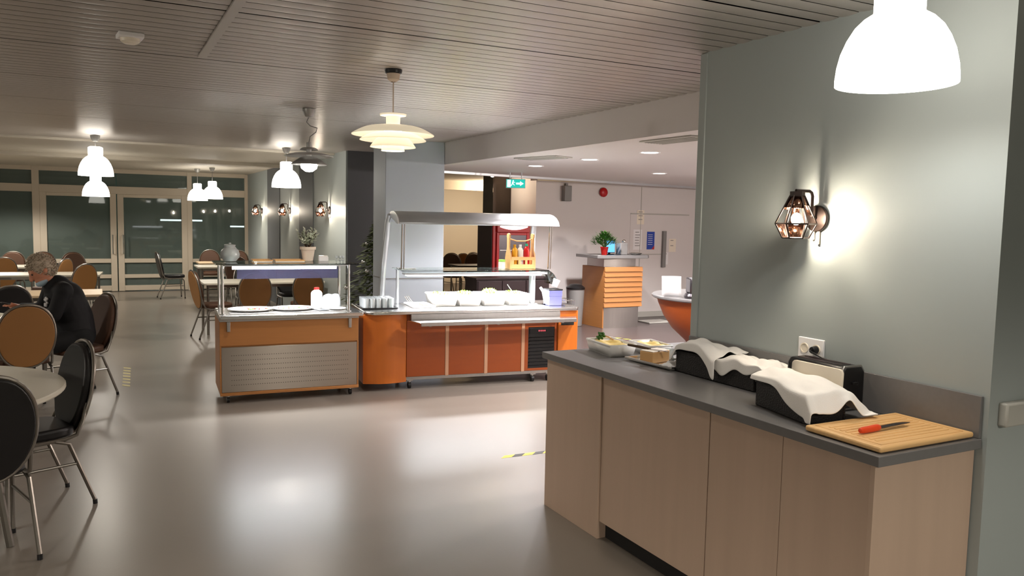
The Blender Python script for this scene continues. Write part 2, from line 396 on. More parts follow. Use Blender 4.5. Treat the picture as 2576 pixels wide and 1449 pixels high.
# layered cream pendant
t = thing('tiered_pendant', 'cream four-tier disc pendant lamp hanging over the walkway', 'lamp', (1.635, 4.77, 0))
def tier(r0, z0, r1, z1, nm, bulge=.012, m='shade'):
    pr = []
    for i in range(9):
        q = i/8; pr.append((r0+(r1-r0)*q, z0+(z1-z0)*q+bulge*math.sin(PI*q)))
    pr2 = [(r, z-.004) for r, z in pr[::-1]]
    return MB().lathe(pr+pr2, n=48, close=True).build(nm, m, t, smooth=60)
tier(.085, 2.268, .254, 2.215, 'top_disc', .016)
tier(.080, 2.228, .204, 2.182, 'tier', .012)
tier(.062, 2.205, .140, 2.140, 'tier', .016)
tier(.060, 2.160, .072, 2.118, 'tier', .003)
MB().lathe([(0, 2.345), (.082, 2.340), (.080, 2.330), (.044, 2.326), (.042, 2.262), (0, 2.262)], n=32).build('collar', 'shade', t)
MB().lathe([(0, 2.125), (.064, 2.125), (.060, 2.14), (0, 2.14)], n=24).build('diffuser', 'opal', t)
MB().lathe([(.0, 2.262), (.055, 2.255), (.055, 2.15), (0, 2.145)], n=24).build('inner_glass', 'opal', t)
MB().tube([(0, 0, 2.345), (0, 0, 2.56)], .004).build('cord', 'potw', t)
MB().lathe([(.016, 2.535), (.036, 2.55), (.042, 2.585), (0, 2.59)], n=24).build('cup', 'potw', t)
MB().lathe([(0, 2.585), (.05, 2.588), (.055, 2.606), (0, 2.608)], n=24).build('canopy', 'black', t)
light('pendant_light', (0, 0, 2.10), 26, NEUT, .06, 'SPOT', spot=165, parent=t)
light('pendant_side_light', (.0, 0, 2.205), 3, NEUT, .057, parent=t)

def grey_pendant(x, y, zb, label, loop=True):
    t = thing('grey_tiered_pendant', label, 'lamp', (x, y, zb), 0, 'grey tiered pendants')
    def tr(r0, z0, r1, z1, nm):
        pr = [(r0+(r1-r0)*i/6, z0+(z1-z0)*i/6+.008*math.sin(PI*i/6)) for i in range(7)]
        MB().lathe(pr+[(r, z-.004) for r, z in pr[::-1]], n=40, close=True).build(nm, 'greymetal', t, smooth=60)
    tr(.03, .175, .075, .160, 'cap_disc'); tr(.05, .135, .205, .105, 'top_disc'); tr(.05, .10, .150, .035, 'lower_disc')
    MB().lathe([(0, -.03), (.03, -.026), (.065, 0), (.072, .03), (.05, .06), (0, .07)], n=24).build('bulb_globe', 'bulbg', t, smooth=180)
    MB().cyl((0, 0, .06), (0, 0, .22), .022).build('stem', 'greymetal', t)
    top = CZ-zb
    pts = [(0, 0, .22), (.01, 0, .27), (.06, 0, .31), (.07, 0, .345), (.01, 0, .36), (-.02, 0, .39), (0, 0, top-.07)] if loop else [(0, 0, .22), (0, 0, top-.05)]
    MB().tube(pts, .004).build('cord', 'grey', t)
    MB().lathe([(0, top-.08), (.03, top-.07), (.052, top-.03), (.052, top-.004), (0, top-.003)], n=24).build('canopy', 'greymetal', t)
    light('globe_light', (0, 0, -.07), 22, NEUT, .05, 'SPOT', spot=150, parent=t, blend=.5)
M['bulbg'] = glow('lit_globe', (1, .95, .88, 1), 9)
grey_pendant(1.605, 6.86, 2.105, 'grey metal tiered pendant with glowing white globe and looped cord')
grey_pendant(-1.06, 9.35, 2.36, 'grey tiered pendant cut by the left picture edge', False)

# sconces: hexagonal cage lanterns on bent arms
def sconce(xw, y, z, label, power=9):
    t = thing('wall_sconce', label, 'wall lamp', (xw, y, z), 0, 'geometric cage wall lamps')
    MB().cyl((-.018, 0, 0), (0, 0, 0), .060, n=32).build('wall_plate', 'bronze', t, bevel=.004)
    MB().tube([(-.018, 0, .0), (-.045, 0, .01), (-.045, 0, .10), (-.052, 0, .115), (-.066, 0, .122), (-.15, 0, .122)], .007).build('arm', 'bronze', t)
    cx = -.14
    hexp = lambda r, z, a=.3: [Vector((cx+r*math.cos(a+PI/3*i), r*math.sin(a+PI/3*i), z)) for i in range(6)]
    A, B, D = hexp(.030, .100), hexp(.088, -.025), hexp(.056, -.088)
    f = MB()
    for i in range(6):
        j = (i+1) % 6
        for p, q in ((A[i], A[j]), (B[i], B[j]), (D[i], D[j]), (A[i], B[i]), (B[i], D[i])): f.cyl(p, q, .0035, n=6)
    f.build('cage', 'bronze', t)
    g = MB(); g.prism([(v.x, v.y) for v in hexp(.032, 0)], .085, .118); g.build('cap', 'bronze', t)
    for i in range(6):
        j = (i+1) % 6
        P = lambda k, f_: A[k].lerp(B[k], f_)
        f_ = (1, .50, .42, .45, .36, .70)[i]
        e_ = .24 if i in (0, 5) else .02
        q_ = [A[i].lerp(A[j], e_), A[j].lerp(A[i], e_), P(j, f_).lerp(P(i, f_), e_), P(i, f_).lerp(P(j, f_), e_)]
        MB().quad(*q_).build('copper_pane', 'copper', t, mods=[('SOLIDIFY', dict(thickness=.002))])
    for i in (0, 1):
        j = (i+1) % 6; MB().quad(B[i], B[j], D[j], D[i]).build('copper_pane', 'copper', t, mods=[('SOLIDIFY', dict(thickness=.002))])
    MB().cyl((cx, 0, .085), (cx, 0, .045), .016).build('lamp_holder', 'black', t)
    MB().ball((cx, 0, -.004), .022, (1, 1, 1.25)).build('bulb', 'sconcebulb', t, smooth=180)
    MB().cyl((-.008, -.012, -.058), (-.008, -.012, -.115), .007).cyl((-.008, .018, -.058), (-.008, .018, -.095), .007).build('cable_end', 'potw', t)
sconce(2.9, 2.565, 1.735, 'near dark bronze cage wall lamp above the counter socket', 20)
sconce(3.05, 11.72, 1.79, 'cage wall lamp on the far wall, first of three beside the dark end wall', 22)
sconce(3.05, 14.47, 1.79, 'cage wall lamp on the far wall, middle of three', 22)
sconce(3.05, 17.19, 1.79, 'cage wall lamp on the far wall, closest to the night windows', 22)

# recessed downlights in the kitchen ceiling
for x, y, lb in ((4.69, 8.44, 'round recessed downlight closest to the blue-grey pillar'), (4.64, 7.17, 'round recessed downlight, middle of the row of three'),
              (4.60, 6.08, 'round recessed downlight nearest the right wall in the row'), (6.62, 8.53, 'single round recessed downlight behind the row of three')):
    t = thing('downlight', lb, 'ceiling lamp', (x, y, 2.36), 0, 'recessed kitchen downlights')
    MB().lathe([(.075, -.001), (.100, -.006), (.103, 0), (.075, 0)], n=32, close=True).build('rim', 'paper', t)
    MB().cyl((0, 0, -.004), (0, 0, -.001), .078, n=32).build('lens', 'down', t)
    light('downlight_lamp', (0, 0, -.03), 290, (1, .95, .95), .07, 'SPOT', spot=140, parent=t, blend=.7)
for x, y in ((4.55, 4.9), (4.5, 3.8), (8.4, 7.0), (6.6, 5.2), (6.7, 9.9), (8.6, 8.6)):  # extra unseen downlights, added as light alone without fixtures
    light('downlight_lamp', (x, y, 2.33), 280, (1, .95, .95), .07, 'SPOT', spot=140, blend=.7)
for x, y, r, lb in ((4.13, 7.28, .3, 'flat grey ceiling vent beside the downlight near the pillar'), (4.04, 5.0, .05, 'flat grey ceiling vent nearest the right wall')):
    t = thing('ceiling_vent', lb, 'vent', (x, y, 2.36), r, 'kitchen ceiling vents')
    MB().bx((-.13, -.30, -.012), (.13, .30, -.0005)).build('frame', 'wtrim', t, bevel=.003)
    m = MB()
    for i in range(7): m.box((-.09+.03*i, 0, -.014), (.012, .54, .006))
    m.build('slats', 'wtrim', t)

# exit sign
t = thing('exit_sign', 'lit green exit sign with running figure and white arrow', 'sign', (5.15, 9.82, 0), -.48)
MB().bx((-.135, -.02, 2.145), (.135, .02, 2.27)).build('housing', 'alu', t, bevel=.003)
MB().bx((-.128, -.024, 2.151), (.128, -.0195, 2.264)).build('face', 'exitgreen', t)
m = MB()
yq = -.026
m.prismx([(.005, 2.195), (.06, 2.195), (.06, 2.175), (.112, 2.208), (.06, 2.241), (.06, 2.221), (.005, 2.221)], 'Y', yq-.002, yq+.002)
m.build('arrow', 'exitwhite', t)
m = MB()
m.bx((-.118, yq-.001, 2.158), (-.068, yq+.001, 2.258))
m.build('doorway_symbol', 'exitwhite', t)
m = MB(); m.cyl((-.035, yq-.002, 2.246), (-.035, yq+.002, 2.246), .010, n=12)
m.prismx([(-.05, 2.235), (-.028, 2.232), (-.03, 2.205), (-.012, 2.188), (-.018, 2.180), (-.042, 2.20), (-.06, 2.172), (-.068, 2.178), (-.052, 2.208)], 'Y', yq-.002, yq+.002)
m.prismx([(-.03, 2.228), (-.010, 2.214), (-.006, 2.219), (-.028, 2.235)], 'Y', yq-.002, yq+.002)
m.build('running_figure', 'exitwhite', t)
MB().cyl((-.08, 0, 2.27), (-.08, 0, 2.36), .006).cyl((.08, 0, 2.27), (.08, 0, 2.36), .006).build('hanger', 'alu', t)
# warm lamp on the ceiling of the hall behind
t = thing('ceiling_spot', 'small warm lamp under the ceiling edge beside the pillar', 'ceiling lamp', (5.9, 12.1, 2.62))
MB().cyl((0, 0, -.13), (0, 0, 0), .012).build('stem', 'grey', t); MB().ball((0, 0, -.16), .045).build('bulb', 'down', t)
light('ceiling_spot_light', (0, 0, -.24), 14, WARM, .05, parent=t)
# smoke detector
t = thing('smoke_detector', 'square white smoke detector on the slatted ceiling', 'detector', (.165, 4.59, CZ), .1)
MB().bx((-.06, -.06, -.025), (.06, .06, 0)).build('base', 'paper', t, bevel=.006)
MB().lathe([(0, -.05), (.03, -.05), (.045, -.04), (.048, -.025), (0, -.025)], n=24).build('sensor_dome', 'ivory', t)

# ================================================================== COUNTER ALONG THE RIGHT WALL
t = thing('base_cabinet', 'long pale oak base cabinet under the dark worktop', 'cabinet', (0, 0, 0))
MB().bx((2.375, 1.80, .10), (2.895, 3.43, .885)).build('carcass', 'oak', t)
MB().bx((2.345, 1.775, .0), (2.893, 1.795, .888)).build('end_panel', 'oak', t, bevel=.001)
for y0, y1 in ((1.797, 2.197), (2.20, 2.612), (2.618, 3.446)):
    MB().bx((2.355, y0, .098), (2.375, y1, .886)).build('door', 'oak', t, bevel=.0015)
MB().bx((2.400, 1.797, 0), (2.42, 3.45, .10)).build('plinth', 'dark', t)
MB().prism([(2.345, 3.45), (2.90, 3.45), (2.90, 3.45), (3.36, 3.45), (3.36, 4.02), (2.345, 4.02)], 0, .887).build('corner_panel', 'oak', t, bevel=.0015)
t = thing('worktop', 'dark anthracite worktop with a raised back panel along the wall', 'worktop', (0, 0, 0))
MB().prism([(2.330, 1.752), (2.897, 1.752), (2.897, 3.41), (3.40, 3.41), (3.40, 4.06), (2.330, 4.06)], .888, .925).build('slab', 'worktop', t, bevel=.002)
MB().bx((2.884, 1.757, .926), (2.899, 3.402, 1.085)).build('backsplash', 'worktop', t, bevel=.0015)
# bamboo board
WT = .9255
t = thing('cutting_board', 'bamboo cutting board with grooved centre on the near end of the worktop', 'cutting board', (2.619, 1.936, WT))
m = MB(); m.bx((-.258, -.166, .003), (.258, .166, .024)); m.build('board', 'board', t, bevel=.008, seg=3)
m = MB()
for i in range(9): m.box((0, -.10+.025*i, .0245), (.40, .013, .004))
m.build('ribs', 'board', t, bevel=.0015)
m = MB()
for a, b in (((-.225, -.14), (.225, -.14)), ((-.225, .14), (.225, .14)), ((-.225, -.14), (-.225, .14)), ((.225, -.14), (.225, .14))):
    m.box(((a[0]+b[0])/2, (a[1]+b[1])/2, .0243), (abs(a[0]-b[0])+.006, abs(a[1]-b[1])+.006, .001))
m.build('juice_groove', 'butter', t)
m = MB()
for x in (-.2, .2):
    for y in (-.12, .12): m.cyl((x, y, 0), (x, y, .004), .012, n=10)
m.build('feet', 'black', t)
# knife
t = thing('kitchen_knife', 'knife with orange handle and dark blade lying on the bamboo board', 'knife', (2.43, 1.915, WT+.0268), .07)
m = MB(); m.tube([(0, 0, .013), (.02, 0, .013), (.06, 0, .012), (.10, 0, .013), (.122, 0, .012)], [.010, .013, .0125, .014, .012], n=12)
m.build('handle', 'orange', t, mods=[('SUBSURF', dict(levels=1, render_levels=1))])
m = MB()
bl = [(.118, -.012), (.118, .012), (.24, .012), (.275, .006), (.298, -.008), (.27, -.011)]
m.prism(bl, .010, .0125); m.build('blade', 'blade', t)

# bread baskets and linen
def sm(x): x = max(0, min(1, x)); return x*x*(3-2*x)
def basket(loc, rot, L, W, H, label):
    t = thing('bread_basket', label, 'basket', loc, rot, 'black bread baskets')
    m = MB(); n = 14
    m.bx((0, 0, .001), (W, L, .008))
    for sx, sy in ((0, 1), (1, 1), (2, 1), (3, 1)):
        pass
    m.bx((0, 0, .001), (.010, L, H)); m.bx((W-.010, 0, .001), (W, L, H)); m.bx((.01, 0, .001), (W-.01, .010, H)); m.bx((.01, L-.01, .001), (W-.01, L, H))
    m.build('basket_body', 'wicker', t, bevel=.003)
    r = MB(); r.tube([(0, 0, H), (W, 0, H), (W, L, H), (0, L, H)], .006, n=8, close=True); r.build('basket_rim', 'wicker', t)
    return t
basket((2.438, 2.170, WT), -.205, .345, .185, .105, 'black bread basket nearest the bamboo board, half covered by a towel')
basket((2.685, 2.700, WT), 0, .275, .185, .090, 'black bread basket in the middle, between the toaster and the farthest basket')
basket((2.683, 2.985, WT), 0, .275, .185, .110, 'black bread basket farthest from the toaster, beside the metal tray')
def towel(fn, label, nu=44, nv=44):
    m = MB(); m.sheet(fn, nu, nv)
    o = m.build('linen_towel', 'cloth', smooth=180, mods=[('SOLIDIFY', dict(thickness=.004, offset=1)), ('SUBSURF', dict(levels=1, render_levels=1))])
    tag(o, label, 'towel', 'white towels over the bread baskets'); return o
def wr(x, y, s=1): return .004*s*(math.sin(31*x+17*y)+math.sin(23*y-13*x+1.3)+.6*math.sin(57*x-41*y))
def near_towel(u, v):
    # rests on the basket rim, hangs over the front, the near end and the wall side
    ax, ay = math.sin(.205), math.cos(.205)
    L = .0+.36*max(0, v-.16)/.84; Wd = .185*min(1, max(0, (u-.12)/.58))
    top = .122+.026*math.sin(PI*min(1, max(0, u*1.05)))*sm((v-.10)*1.8)
    h = top
    if u < .12:
        q = 1-u/.12; hang = .012+.085*sm(1-(v-.10)/.62); h -= hang*q; Wd = -.012-.006*q
    if u > .70:
        q = (u-.70)/.30; k_ = 1-.85*sm((v-.34)*4); Wd = .185+.115*q*k_; h -= .100*q**1.6*k_+.03*q*(1-k_)
    if v < .16:
        q = 1-v/.16; hang = .075-.050*math.exp(-((u-.60)/.11)**2); L = -.012-.042*q; h -= hang*q*(.6+.4*min(1, u*6))
    x = 2.438+ax*L+ay*Wd; y = 2.170+ay*L-ax*Wd
    h = max(h, .034 if y < 2.115 else .010)
    x = min(x, 2.697 if y > 2.245 else 2.86)
    k = 1.0 if (u > .1 and v > .1) else .3
    return (x+wr(y, x, .5), y+wr(x, y, .5), WT+h+wr(x*1.3, y, k)+.004)
towel(near_towel, 'white towel draped over the basket next to the bamboo board')
def mid_towel(u, v):
    x = 2.672+.205*u; y = 2.60+.37*v
    h = .104+.032*math.sin(PI*(.15+.8*v))*math.sin(PI*min(1, .25+u*.7))
    hang = .052+.03*math.exp(-((v-.80)/.12)**2)-.03*math.exp(-((v-.12)/.14)**2)
    if u < .12: h -= hang*(1-u/.12); x = 2.668
    h -= .028*sm((.18-v)/.18)
    return (min(x+wr(y, x, .5), 2.874), y+wr(x, y, .5), WT+h+wr(x*1.5, y*1.2, 1.7)+.009)
towel(mid_towel, 'white towel over the middle basket beside the toaster')
def far_towel(u, v):
    x = 2.670+.205*u; y = 2.93+.36*v
    h = .122+.042*math.sin(PI*min(1, v*.95+.02))*math.sin(PI*min(1, .25+u*.75))
    hang = .050*(1-v)+.018+.04*math.exp(-((v-.02)/.10)**2)
    if u < .12: h -= hang*(1-u/.12); x = 2.664-.012*math.exp(-((v-.03)/.1)**2)
    if v > .88: h -= .05*(v-.88)/.12
    return (min(x+wr(y, x, .5), 2.874), y+wr(x, y, .5), WT+h+wr(x*1.5, y, 1.8)+.009)
towel(far_towel, 'white towel peaked over the basket farthest from the toaster')
# toaster
t = thing('toaster', 'black long-slot toaster behind the ivory board under the socket', 'toaster', (2.808, 2.41, WT))
m = MB(); m.prismx([(-.068, .012), (.068, .012), (.068, .165), (.050, .190), (-.050, .190), (-.068, .165)], 'Y', -.142, .15)
m.build('body', 'black', t, bevel=.012, seg=3)
m = MB(); m.prismx([(-.071, .006), (.071, .006), (.071, .168), (.052, .194), (-.052, .194), (-.071, .168)], 'Y', -.150, -.141)
m.build('end_trim', 'steeld', t, bevel=.003)
m = MB(); m.prismx([(-.064, .014), (.064, .014), (.064, .163), (.047, .186), (-.047, .186), (-.064, .163)], 'Y', -.154, -.149); m.build('end_plate', 'black', t, bevel=.002)
m = MB(); m.bx((-.034, -.11, .188), (-.012, .12, .1915)).bx((.012, -.11, .188), (.034, .12, .1915)); m.build('slots', 'maroon', t)
m = MB(); m.box((.0, -.160, .12), (.03, .016, .012)); m.build('lever', 'black', t, bevel=.002)
m = MB()
for x in (-.05, .05):
    for y in (-.11, .12): m.cyl((x, y, 0), (x, y, .013), .010, n=10)
m.build('feet', 'black', t)
# ivory cutting board on edge
o = MB()
pts = [(-.135, 0), (.135, 0)]
for i in range(7):
    a = PI/2*i/6; pts.append((.135-.02+.02*math.cos(a), .165+.02*math.sin(a)))
for i in range(7):
    a = PI/2+PI/2*i/6; pts.append((-.135+.02+.02*math.cos(a), .165+.02*math.sin(a)))
pts = [(-x, z) for x, z in pts][::-1]
o.prismx(pts, 'X', -.006, .006)
o = o.build('plastic_board', 'ivory', bevel=.002); o.location = (2.716, 2.372, WT+.001); o.rotation_euler = (0, .03, 0)
tag(o, 'ivory plastic board standing on edge against the toaster', 'cutting board')
# socket and plug, cord
t = thing('wall_socket', 'white double wall socket above the back panel', 'socket', (2.9, 2.562, 1.140), 0)
MB().bx((-.012, -.072, -.048), (0, .072, .048)).build('plate', 'paper', t, bevel=.003)
for y in (.034, -.034):
    MB().lathe([(.0235, 0), (.0235, .004), (.019, .004), (.018, .001), (0, .001)], n=24).build('outlet', 'ivory', t).matrix_local = Matrix.Translation((-.012, y, 0)) @ Matrix.Rotation(-PI/2, 4, 'Y')
t = thing('power_plug', 'black plug in the socket with a cord to the toaster', 'plug', (2.885, 2.528, 1.140))
MB().cyl((0, 0, 0), (-.028, 0, 0), .019, .015, n=16).build('plug_body', 'black', t, bevel=.002)
MB().tube([(-.028, 0, 0), (-.045, -.008, -.003), (-.050, -.05, -.012), (-.042, -.105, -.028), (-.022, -.15, -.06), (-.014, -.17, -.12), (-.012, -.16, -.205)], .0045).build('cord', 'black', t)

# metal tray and the spreads
t = thing('serving_tray', 'shiny metal tray on the worktop in front of the white tubs', 'tray', (2.765, 3.455, WT), .06)
m = MB(); m.bx((-.115, -.185, .004), (.115, .185, .008)); m.tube([(-.12, -.19, .014), (.12, -.19, .014), (.12, .19, .014), (-.12, .19, .014)], .008, n=8, close=True)
m.build('tray', 'chrome', t)
m = MB()
for x in (-.09, .09):
    for y in (-.15, .15): m.cyl((x, y, 0), (x, y, .005), .008, n=8)
m.build('feet', 'chrome', t)
t = thing('cheese_block', 'pale brown cheese block on the metal tray', 'cheese', (2.73, 3.50, WT+.0085), .25)
MB().bx((-.075, -.045, 0), (.075, .045, .062)).build('block', 'butter', t, bevel=.004)
MB().bx((-.074, -.044, .0622), (.074, .044, .0660)).build('top_rind', 'ivory', t, bevel=.002)
t = thing('butter_knife', 'wooden-handled knife lying across the cheese block', 'knife', (2.70, 3.53, WT+.077), 1.9)
MB().tube([(-.02, 0, .0), (.05, 0, .004), (.13, 0, .006)], [.006, .008, .007]).build('handle', 'stem', t)
MB().box((-.075, 0, .0), (.12, .016, .002)).build('blade', 'chrome', t)
def tub(loc, rot, L, W, H, label, fill):
    t = thing('spread_tub', label, 'tub', loc, rot, 'white tubs of spread')
    m = MB()
    o_ = [(-W/2+.012, -L/2+.012), (W/2-.012, -L/2+.012), (W/2-.012, L/2-.012), (-W/2+.012, L/2-.012)]
    m.prism(o_, .001, .006)
    for (a, b) in (((-W/2, -L/2), (W/2, -L/2)), ((W/2, -L/2), (W/2, L/2)), ((W/2, L/2), (-W/2, L/2)), ((-W/2, L/2), (-W/2, -L/2))):
        a0, b0 = Vector((a[0]*.86, a[1]*.90, .002)), Vector((b[0]*.86, b[1]*.90, .002)); a1, b1 = Vector((*a, H)), Vector((*b, H))
        m.quad(a0, b0, b1, a1)
    m.build('tub_body', 'china', t, mods=[('SOLIDIFY', dict(thickness=.005))])
    r = MB(); r.tube([(-W/2, -L/2, H), (W/2, -L/2, H), (W/2, L/2, H), (-W/2, L/2, H)], .006, n=8, close=True); r.build('tub_rim', 'china', t)
    MB().sheet(lambda u, v: ((u-.5)*W*.90, (v-.5)*L*.92, H*.88+.010*math.sin(u*9+v*4)*math.sin(v*7)), 12, 12).build('spread', fill, t)
tub((2.69, 3.87, WT), -.12, .30, .17, .066, 'white tub of yellow spread with a green sprig at the far end of the worktop', 'yellow')
tub((2.93, 3.80, WT), -.1, .24, .15, .055, 'second smaller white tub of yellow spread behind the cheese block', 'yellow')
t = thing('parsley_sprig', 'green parsley sprig on the nearer tub of yellow spread', 'garnish', (2.70, 3.99, WT+.068))
m = MB()
for i in range(40): m.ball((random.uniform(-.02, .02), random.uniform(-.02, .02), random.uniform(0, .035)), .007, n=4)
m.build('leaves', 'green', t)
o = MB().tube([(0, 0, 0), (.0, .05, .01), (.0, .10, .012)], .004).build('tongs_handle', 'butter'); o.location = (2.72, 3.89, WT+.074); tag(o, 'thin wooden stick lying across the yellow spread', 'utensil')
t = thing('cutlery_bundle', 'small jumble of shiny cutlery at the tray corner by the towel', 'cutlery', (2.76, 3.345, WT+.011))
m = MB()
for i in range(5):
    a = random.uniform(0, 3); m.tube([(-.05*math.cos(a), -.03*math.sin(a), .008*i), (.05*math.cos(a), .03*math.sin(a), .008*i+.01)], .004, n=6)
m.build('cutlery', 'chrome', t)
o = MB().sheet(lambda u, v: (2.69+.09*(u-.5)+.006*math.sin(9*v), 3.315+.08*(v-.5), WT+.022+.026*abs(math.sin(5*u+3*v))*math.sin(PI*u)*math.sin(PI*v)+.002*math.sin(30*u)), 18, 18).build('paper_napkin', 'paper', smooth=180, mods=[('SOLIDIFY', dict(thickness=.002))])
tag(o, 'crumpled white napkin on the near corner of the metal tray', 'napkin')
for i, (x, y) in enumerate(((2.86, 3.43), (2.85, 3.52))):
    t = thing('small_glass', ('small glass on the metal tray nearest the towel', 'small glass on the metal tray beside the cheese block')[i], 'glass', (x, y, WT+.0085), 0, 'small glasses on the metal tray')
    MB().lathe([(0, .002), (.022, .002), (.027, .06), (.025, .06), (.020, .006), (0, .006)], n=20).build('bowl', 'frost', t)
# ================================================================== COLD BUFFET TROLLEY (left)
R1 = -.06
T1 = thing('buffet_trolley', 'beech buffet trolley with perforated steel panel and lit glass shelf', 'buffet', (.94, 7.42, 0), R1)
MB().bx((0, 0.012, .075), (1.25, .62, .745)).build('cabinet_body', 'beech', T1, bevel=.003)
MB().bx((0, 0, .525), (1.25, .014, .745)).build('upper_panel', 'beech', T1, bevel=.002)
m = MB(); m.bx((0, -.012, .072), (1.25, .012, .098)).bx((0, -.002, .098), (.012, .013, .525)).bx((1.236, -.002, .098), (1.25, .013, .525)); m.build('front_frame', 'beech', T1, bevel=.002)
# perforated steel front: slots as rows of small dark dents
MB().bx((.014, .000, .100), (1.234, .010, .512)).build('steel_panel', 'steelp', T1, bevel=.002)
m = MB()
for r_ in range(7):
    for c_ in range(52): m.box((.10+.0205*c_, -.0006, .165+.045*r_), (.0075, .0012, .006))
m.build('perforations', 'dots', T1)
MB().bx((-.0, -.035, .765), (1.29, .66, .800)).build('steel_top', 'steel', T1, bevel=.008, seg=3)
m = MB(); m.bx((.0, -.012, .745), (1.25, .62, .766)); m.build('top_frame', 'steeld', T1)
for x in (.075, 1.165): 
    o = MB().bx((x-.014, -.022, .655), (x+.014, -.001, .745)).build('rail_bracket', 'steeld', T1, bevel=.003)
for i, (x, y) in enumerate(((.07, .05), (1.18, .05), (.07, .55), (1.18, .55))):
    k = MB().box((x, y, .068), (.05, .05, .012)).cyl((x, y, .075), (x, y, .045), .014).build('caster', 'steeld', T1)
    MB().cyl((x-.012, y, .0275), (x+.012, y, .0275), .0275, n=20).build('wheel', 'black', k)
for x in (.035, 1.175):
    for y in (.10, .54):
        MB().cyl((x, y, .80), (x, y, 1.250), .013).cyl((x, y, .80), (x, y, .806), .028).build('shelf_post', 'chrome', T1)
MB().bx((-.025, .02, 1.250), (1.255, .64, 1.260)).build('glass_shelf', 'clear', T1, bevel=.002)
MB().bx((.05, .075, 1.236), (1.16, .155, 1.250)).build('lamp_housing', 'alu', T1, bevel=.003)
MB().cyl((.12, .115, 1.222), (1.06, .115, 1.222), .016).build('lamp_tube', 'tubelight', T1)
MB().bx((.20, .555, 1.085), (1.17, .563, 1.20)).build('tinted_panel', 'bluefilm', T1)
light('buffet_lamp', (.6, .18, 1.20), 30, COOL, kind='AREA', size=(1.05, .08), rot=(-.1, 0, 0), parent=T1, blend=2.5)
m = MB(); m.bx((.10, .10, .8005), (1.16, .50, .803)); m.build('well', 'steeld', T1)
def W1(x, y, z=0):  # local of trolley one to world
    c, s = math.cos(R1), math.sin(R1); return (.94+c*x-s*y, 7.42+s*x+c*y, z)
def platter(x, y, L, Wd, label):
    t = thing('food_platter', label, 'platter', W1(x, y, .8035), R1, 'white platters under the buffet light')
    m = MB(); m.lathe([(0, .006), (.42, .006), (.47, .016), (.5, .024), (.49, .026), (.46, .019), (.41, .010), (0, .010)], n=40, sx=L, sy=Wd); m.build('dish', 'china', t)
    for nm, mt, n in (('red_slices', 'ketchup', 9), ('green_garnish', 'green', 8), ('cold_cuts', 'ivory', 16)):
        m = MB()
        for i in range(n):
            a = random.uniform(0, 6.28); q = random.uniform(0, .38)
            m.box((L*q*math.cos(a), Wd*q*math.sin(a), .016), (.03, .014, .009), random.uniform(0, 3))
        m.build(nm, mt, t)
platter(.30, .30, .42, .32, 'left white platter of cold cuts under the trolley light')
platter(.68, .30, .40, .32, 'white platter with orange garnish in the middle of the trolley')
t = thing('serving_tongs', 'steel serving tongs lying between the two platters', 'tongs', W1(.485, .28, .8035), R1+1.35)
MB().tube([(-.10, -.012, .008), (0, -.010, .010), (.10, -.001, .010)], .005).tube([(-.10, .012, .008), (0, .010, .010), (.10, .001, .010)], .005).build('tongs', 'chrome', t)
o = MB().bx((-.05, -.14, 0), (.05, .14, .006)).build('price_strip', 'black', bevel=.001); o.location = W1(.915, .27, .8035); o.rotation_euler[2] = R1+.25
tag(o, 'narrow black tray strip beside the red-capped bottle', 'tray')
def bottle(loc, label, body, capm, h=.17, r=.045, cat='bottle', group=None):
    t = thing('bottle', label, cat, loc, 0, group)
    MB().lathe([(0, 0), (r, .002), (r, h*.72), (r*.8, h*.82), (r*.42, h*.88), (r*.42, h*.92), (0, h*.92)], n=24).build('bottle_body', body, t)
    MB().lathe([(r*.46, h*.90), (r*.46, h), (0, h)], n=20).build('cap', capm, t)
    return t
bottle(W1(.93, .42, .8035), 'white plastic bottle with a red cap on the trolley', 'china', 'red', .20, .055)
for i, (x, y) in enumerate(((1.02, .36), (1.055, .46), (1.10, .36), (1.125, .47))):
    t = thing('glass_bowl', ('glass bowl beside the red-capped bottle', 'glass bowl behind, second from the bottle', 'glass bowl in front of the right chrome post', 'glass bowl at the back by the right chrome post')[i], 'bowl', W1(x, y, .8035), 0, 'upturned glass bowls on the trolley')
    MB().lathe([(.052, 0), (.052, .02), (.048, .09), (.036, .125), (0, .135), (0, .131), (.034, .121), (.045, .088), (.049, .0)], n=28).build('bowl', 'frost', t)
o = MB().lathe([(0, .002), (.06, .002), (.085, .014), (.083, .017), (.058, .006), (0, .006)], n=28).build('small_plate', 'china'); o.location = W1(1.09, .22, .8035); tag(o, 'small white plate at the right front of the trolley', 'plate')
# things on the glass shelf
SH = 1.2605
t = thing('potted_shrub', 'silvery leafy shrub in a pale pot on the glass shelf', 'plant', W1(.86, .50, SH))
MB().lathe([(0, .002), (.05, .002), (.066, .11), (.078, .113), (.078, .14), (.068, .14), (.066, .12), (0, .12)], n=28).build('pot', 'potw', t)
m = MB(); mS = MB()
for i in range(26):
    a = random.uniform(0, 6.28); sp = random.uniform(.02, .11); h = random.uniform(.19, .315)
    base = Vector((.012*math.cos(a), .012*math.sin(a), .12)); tip = Vector((sp*math.cos(a), sp*math.sin(a), h))
    mS.tube([base, base.lerp(tip, .5)+Vector((0, 0, .015)), tip], .0025, n=5)
    for q in range(13):
        p = base.lerp(tip, .3+.7*q/12)+Vector((0, 0, .01)); d = Vector((random.uniform(-1, 1), random.uniform(-1, 1), random.uniform(-.2, .9))).normalized()*.046
        e = d.cross(Vector((0, 0, 1))).normalized()*.015
        m.quad(p, p+d*.5+e, p+d, p+d*.5-e)
m.build('foliage', 'sage', t); mS.build('stems', 'stem', t)
t = thing('napkin_box', 'small white box on the glass shelf right of the potted shrub', 'box', W1(1.01, .50, SH), R1)
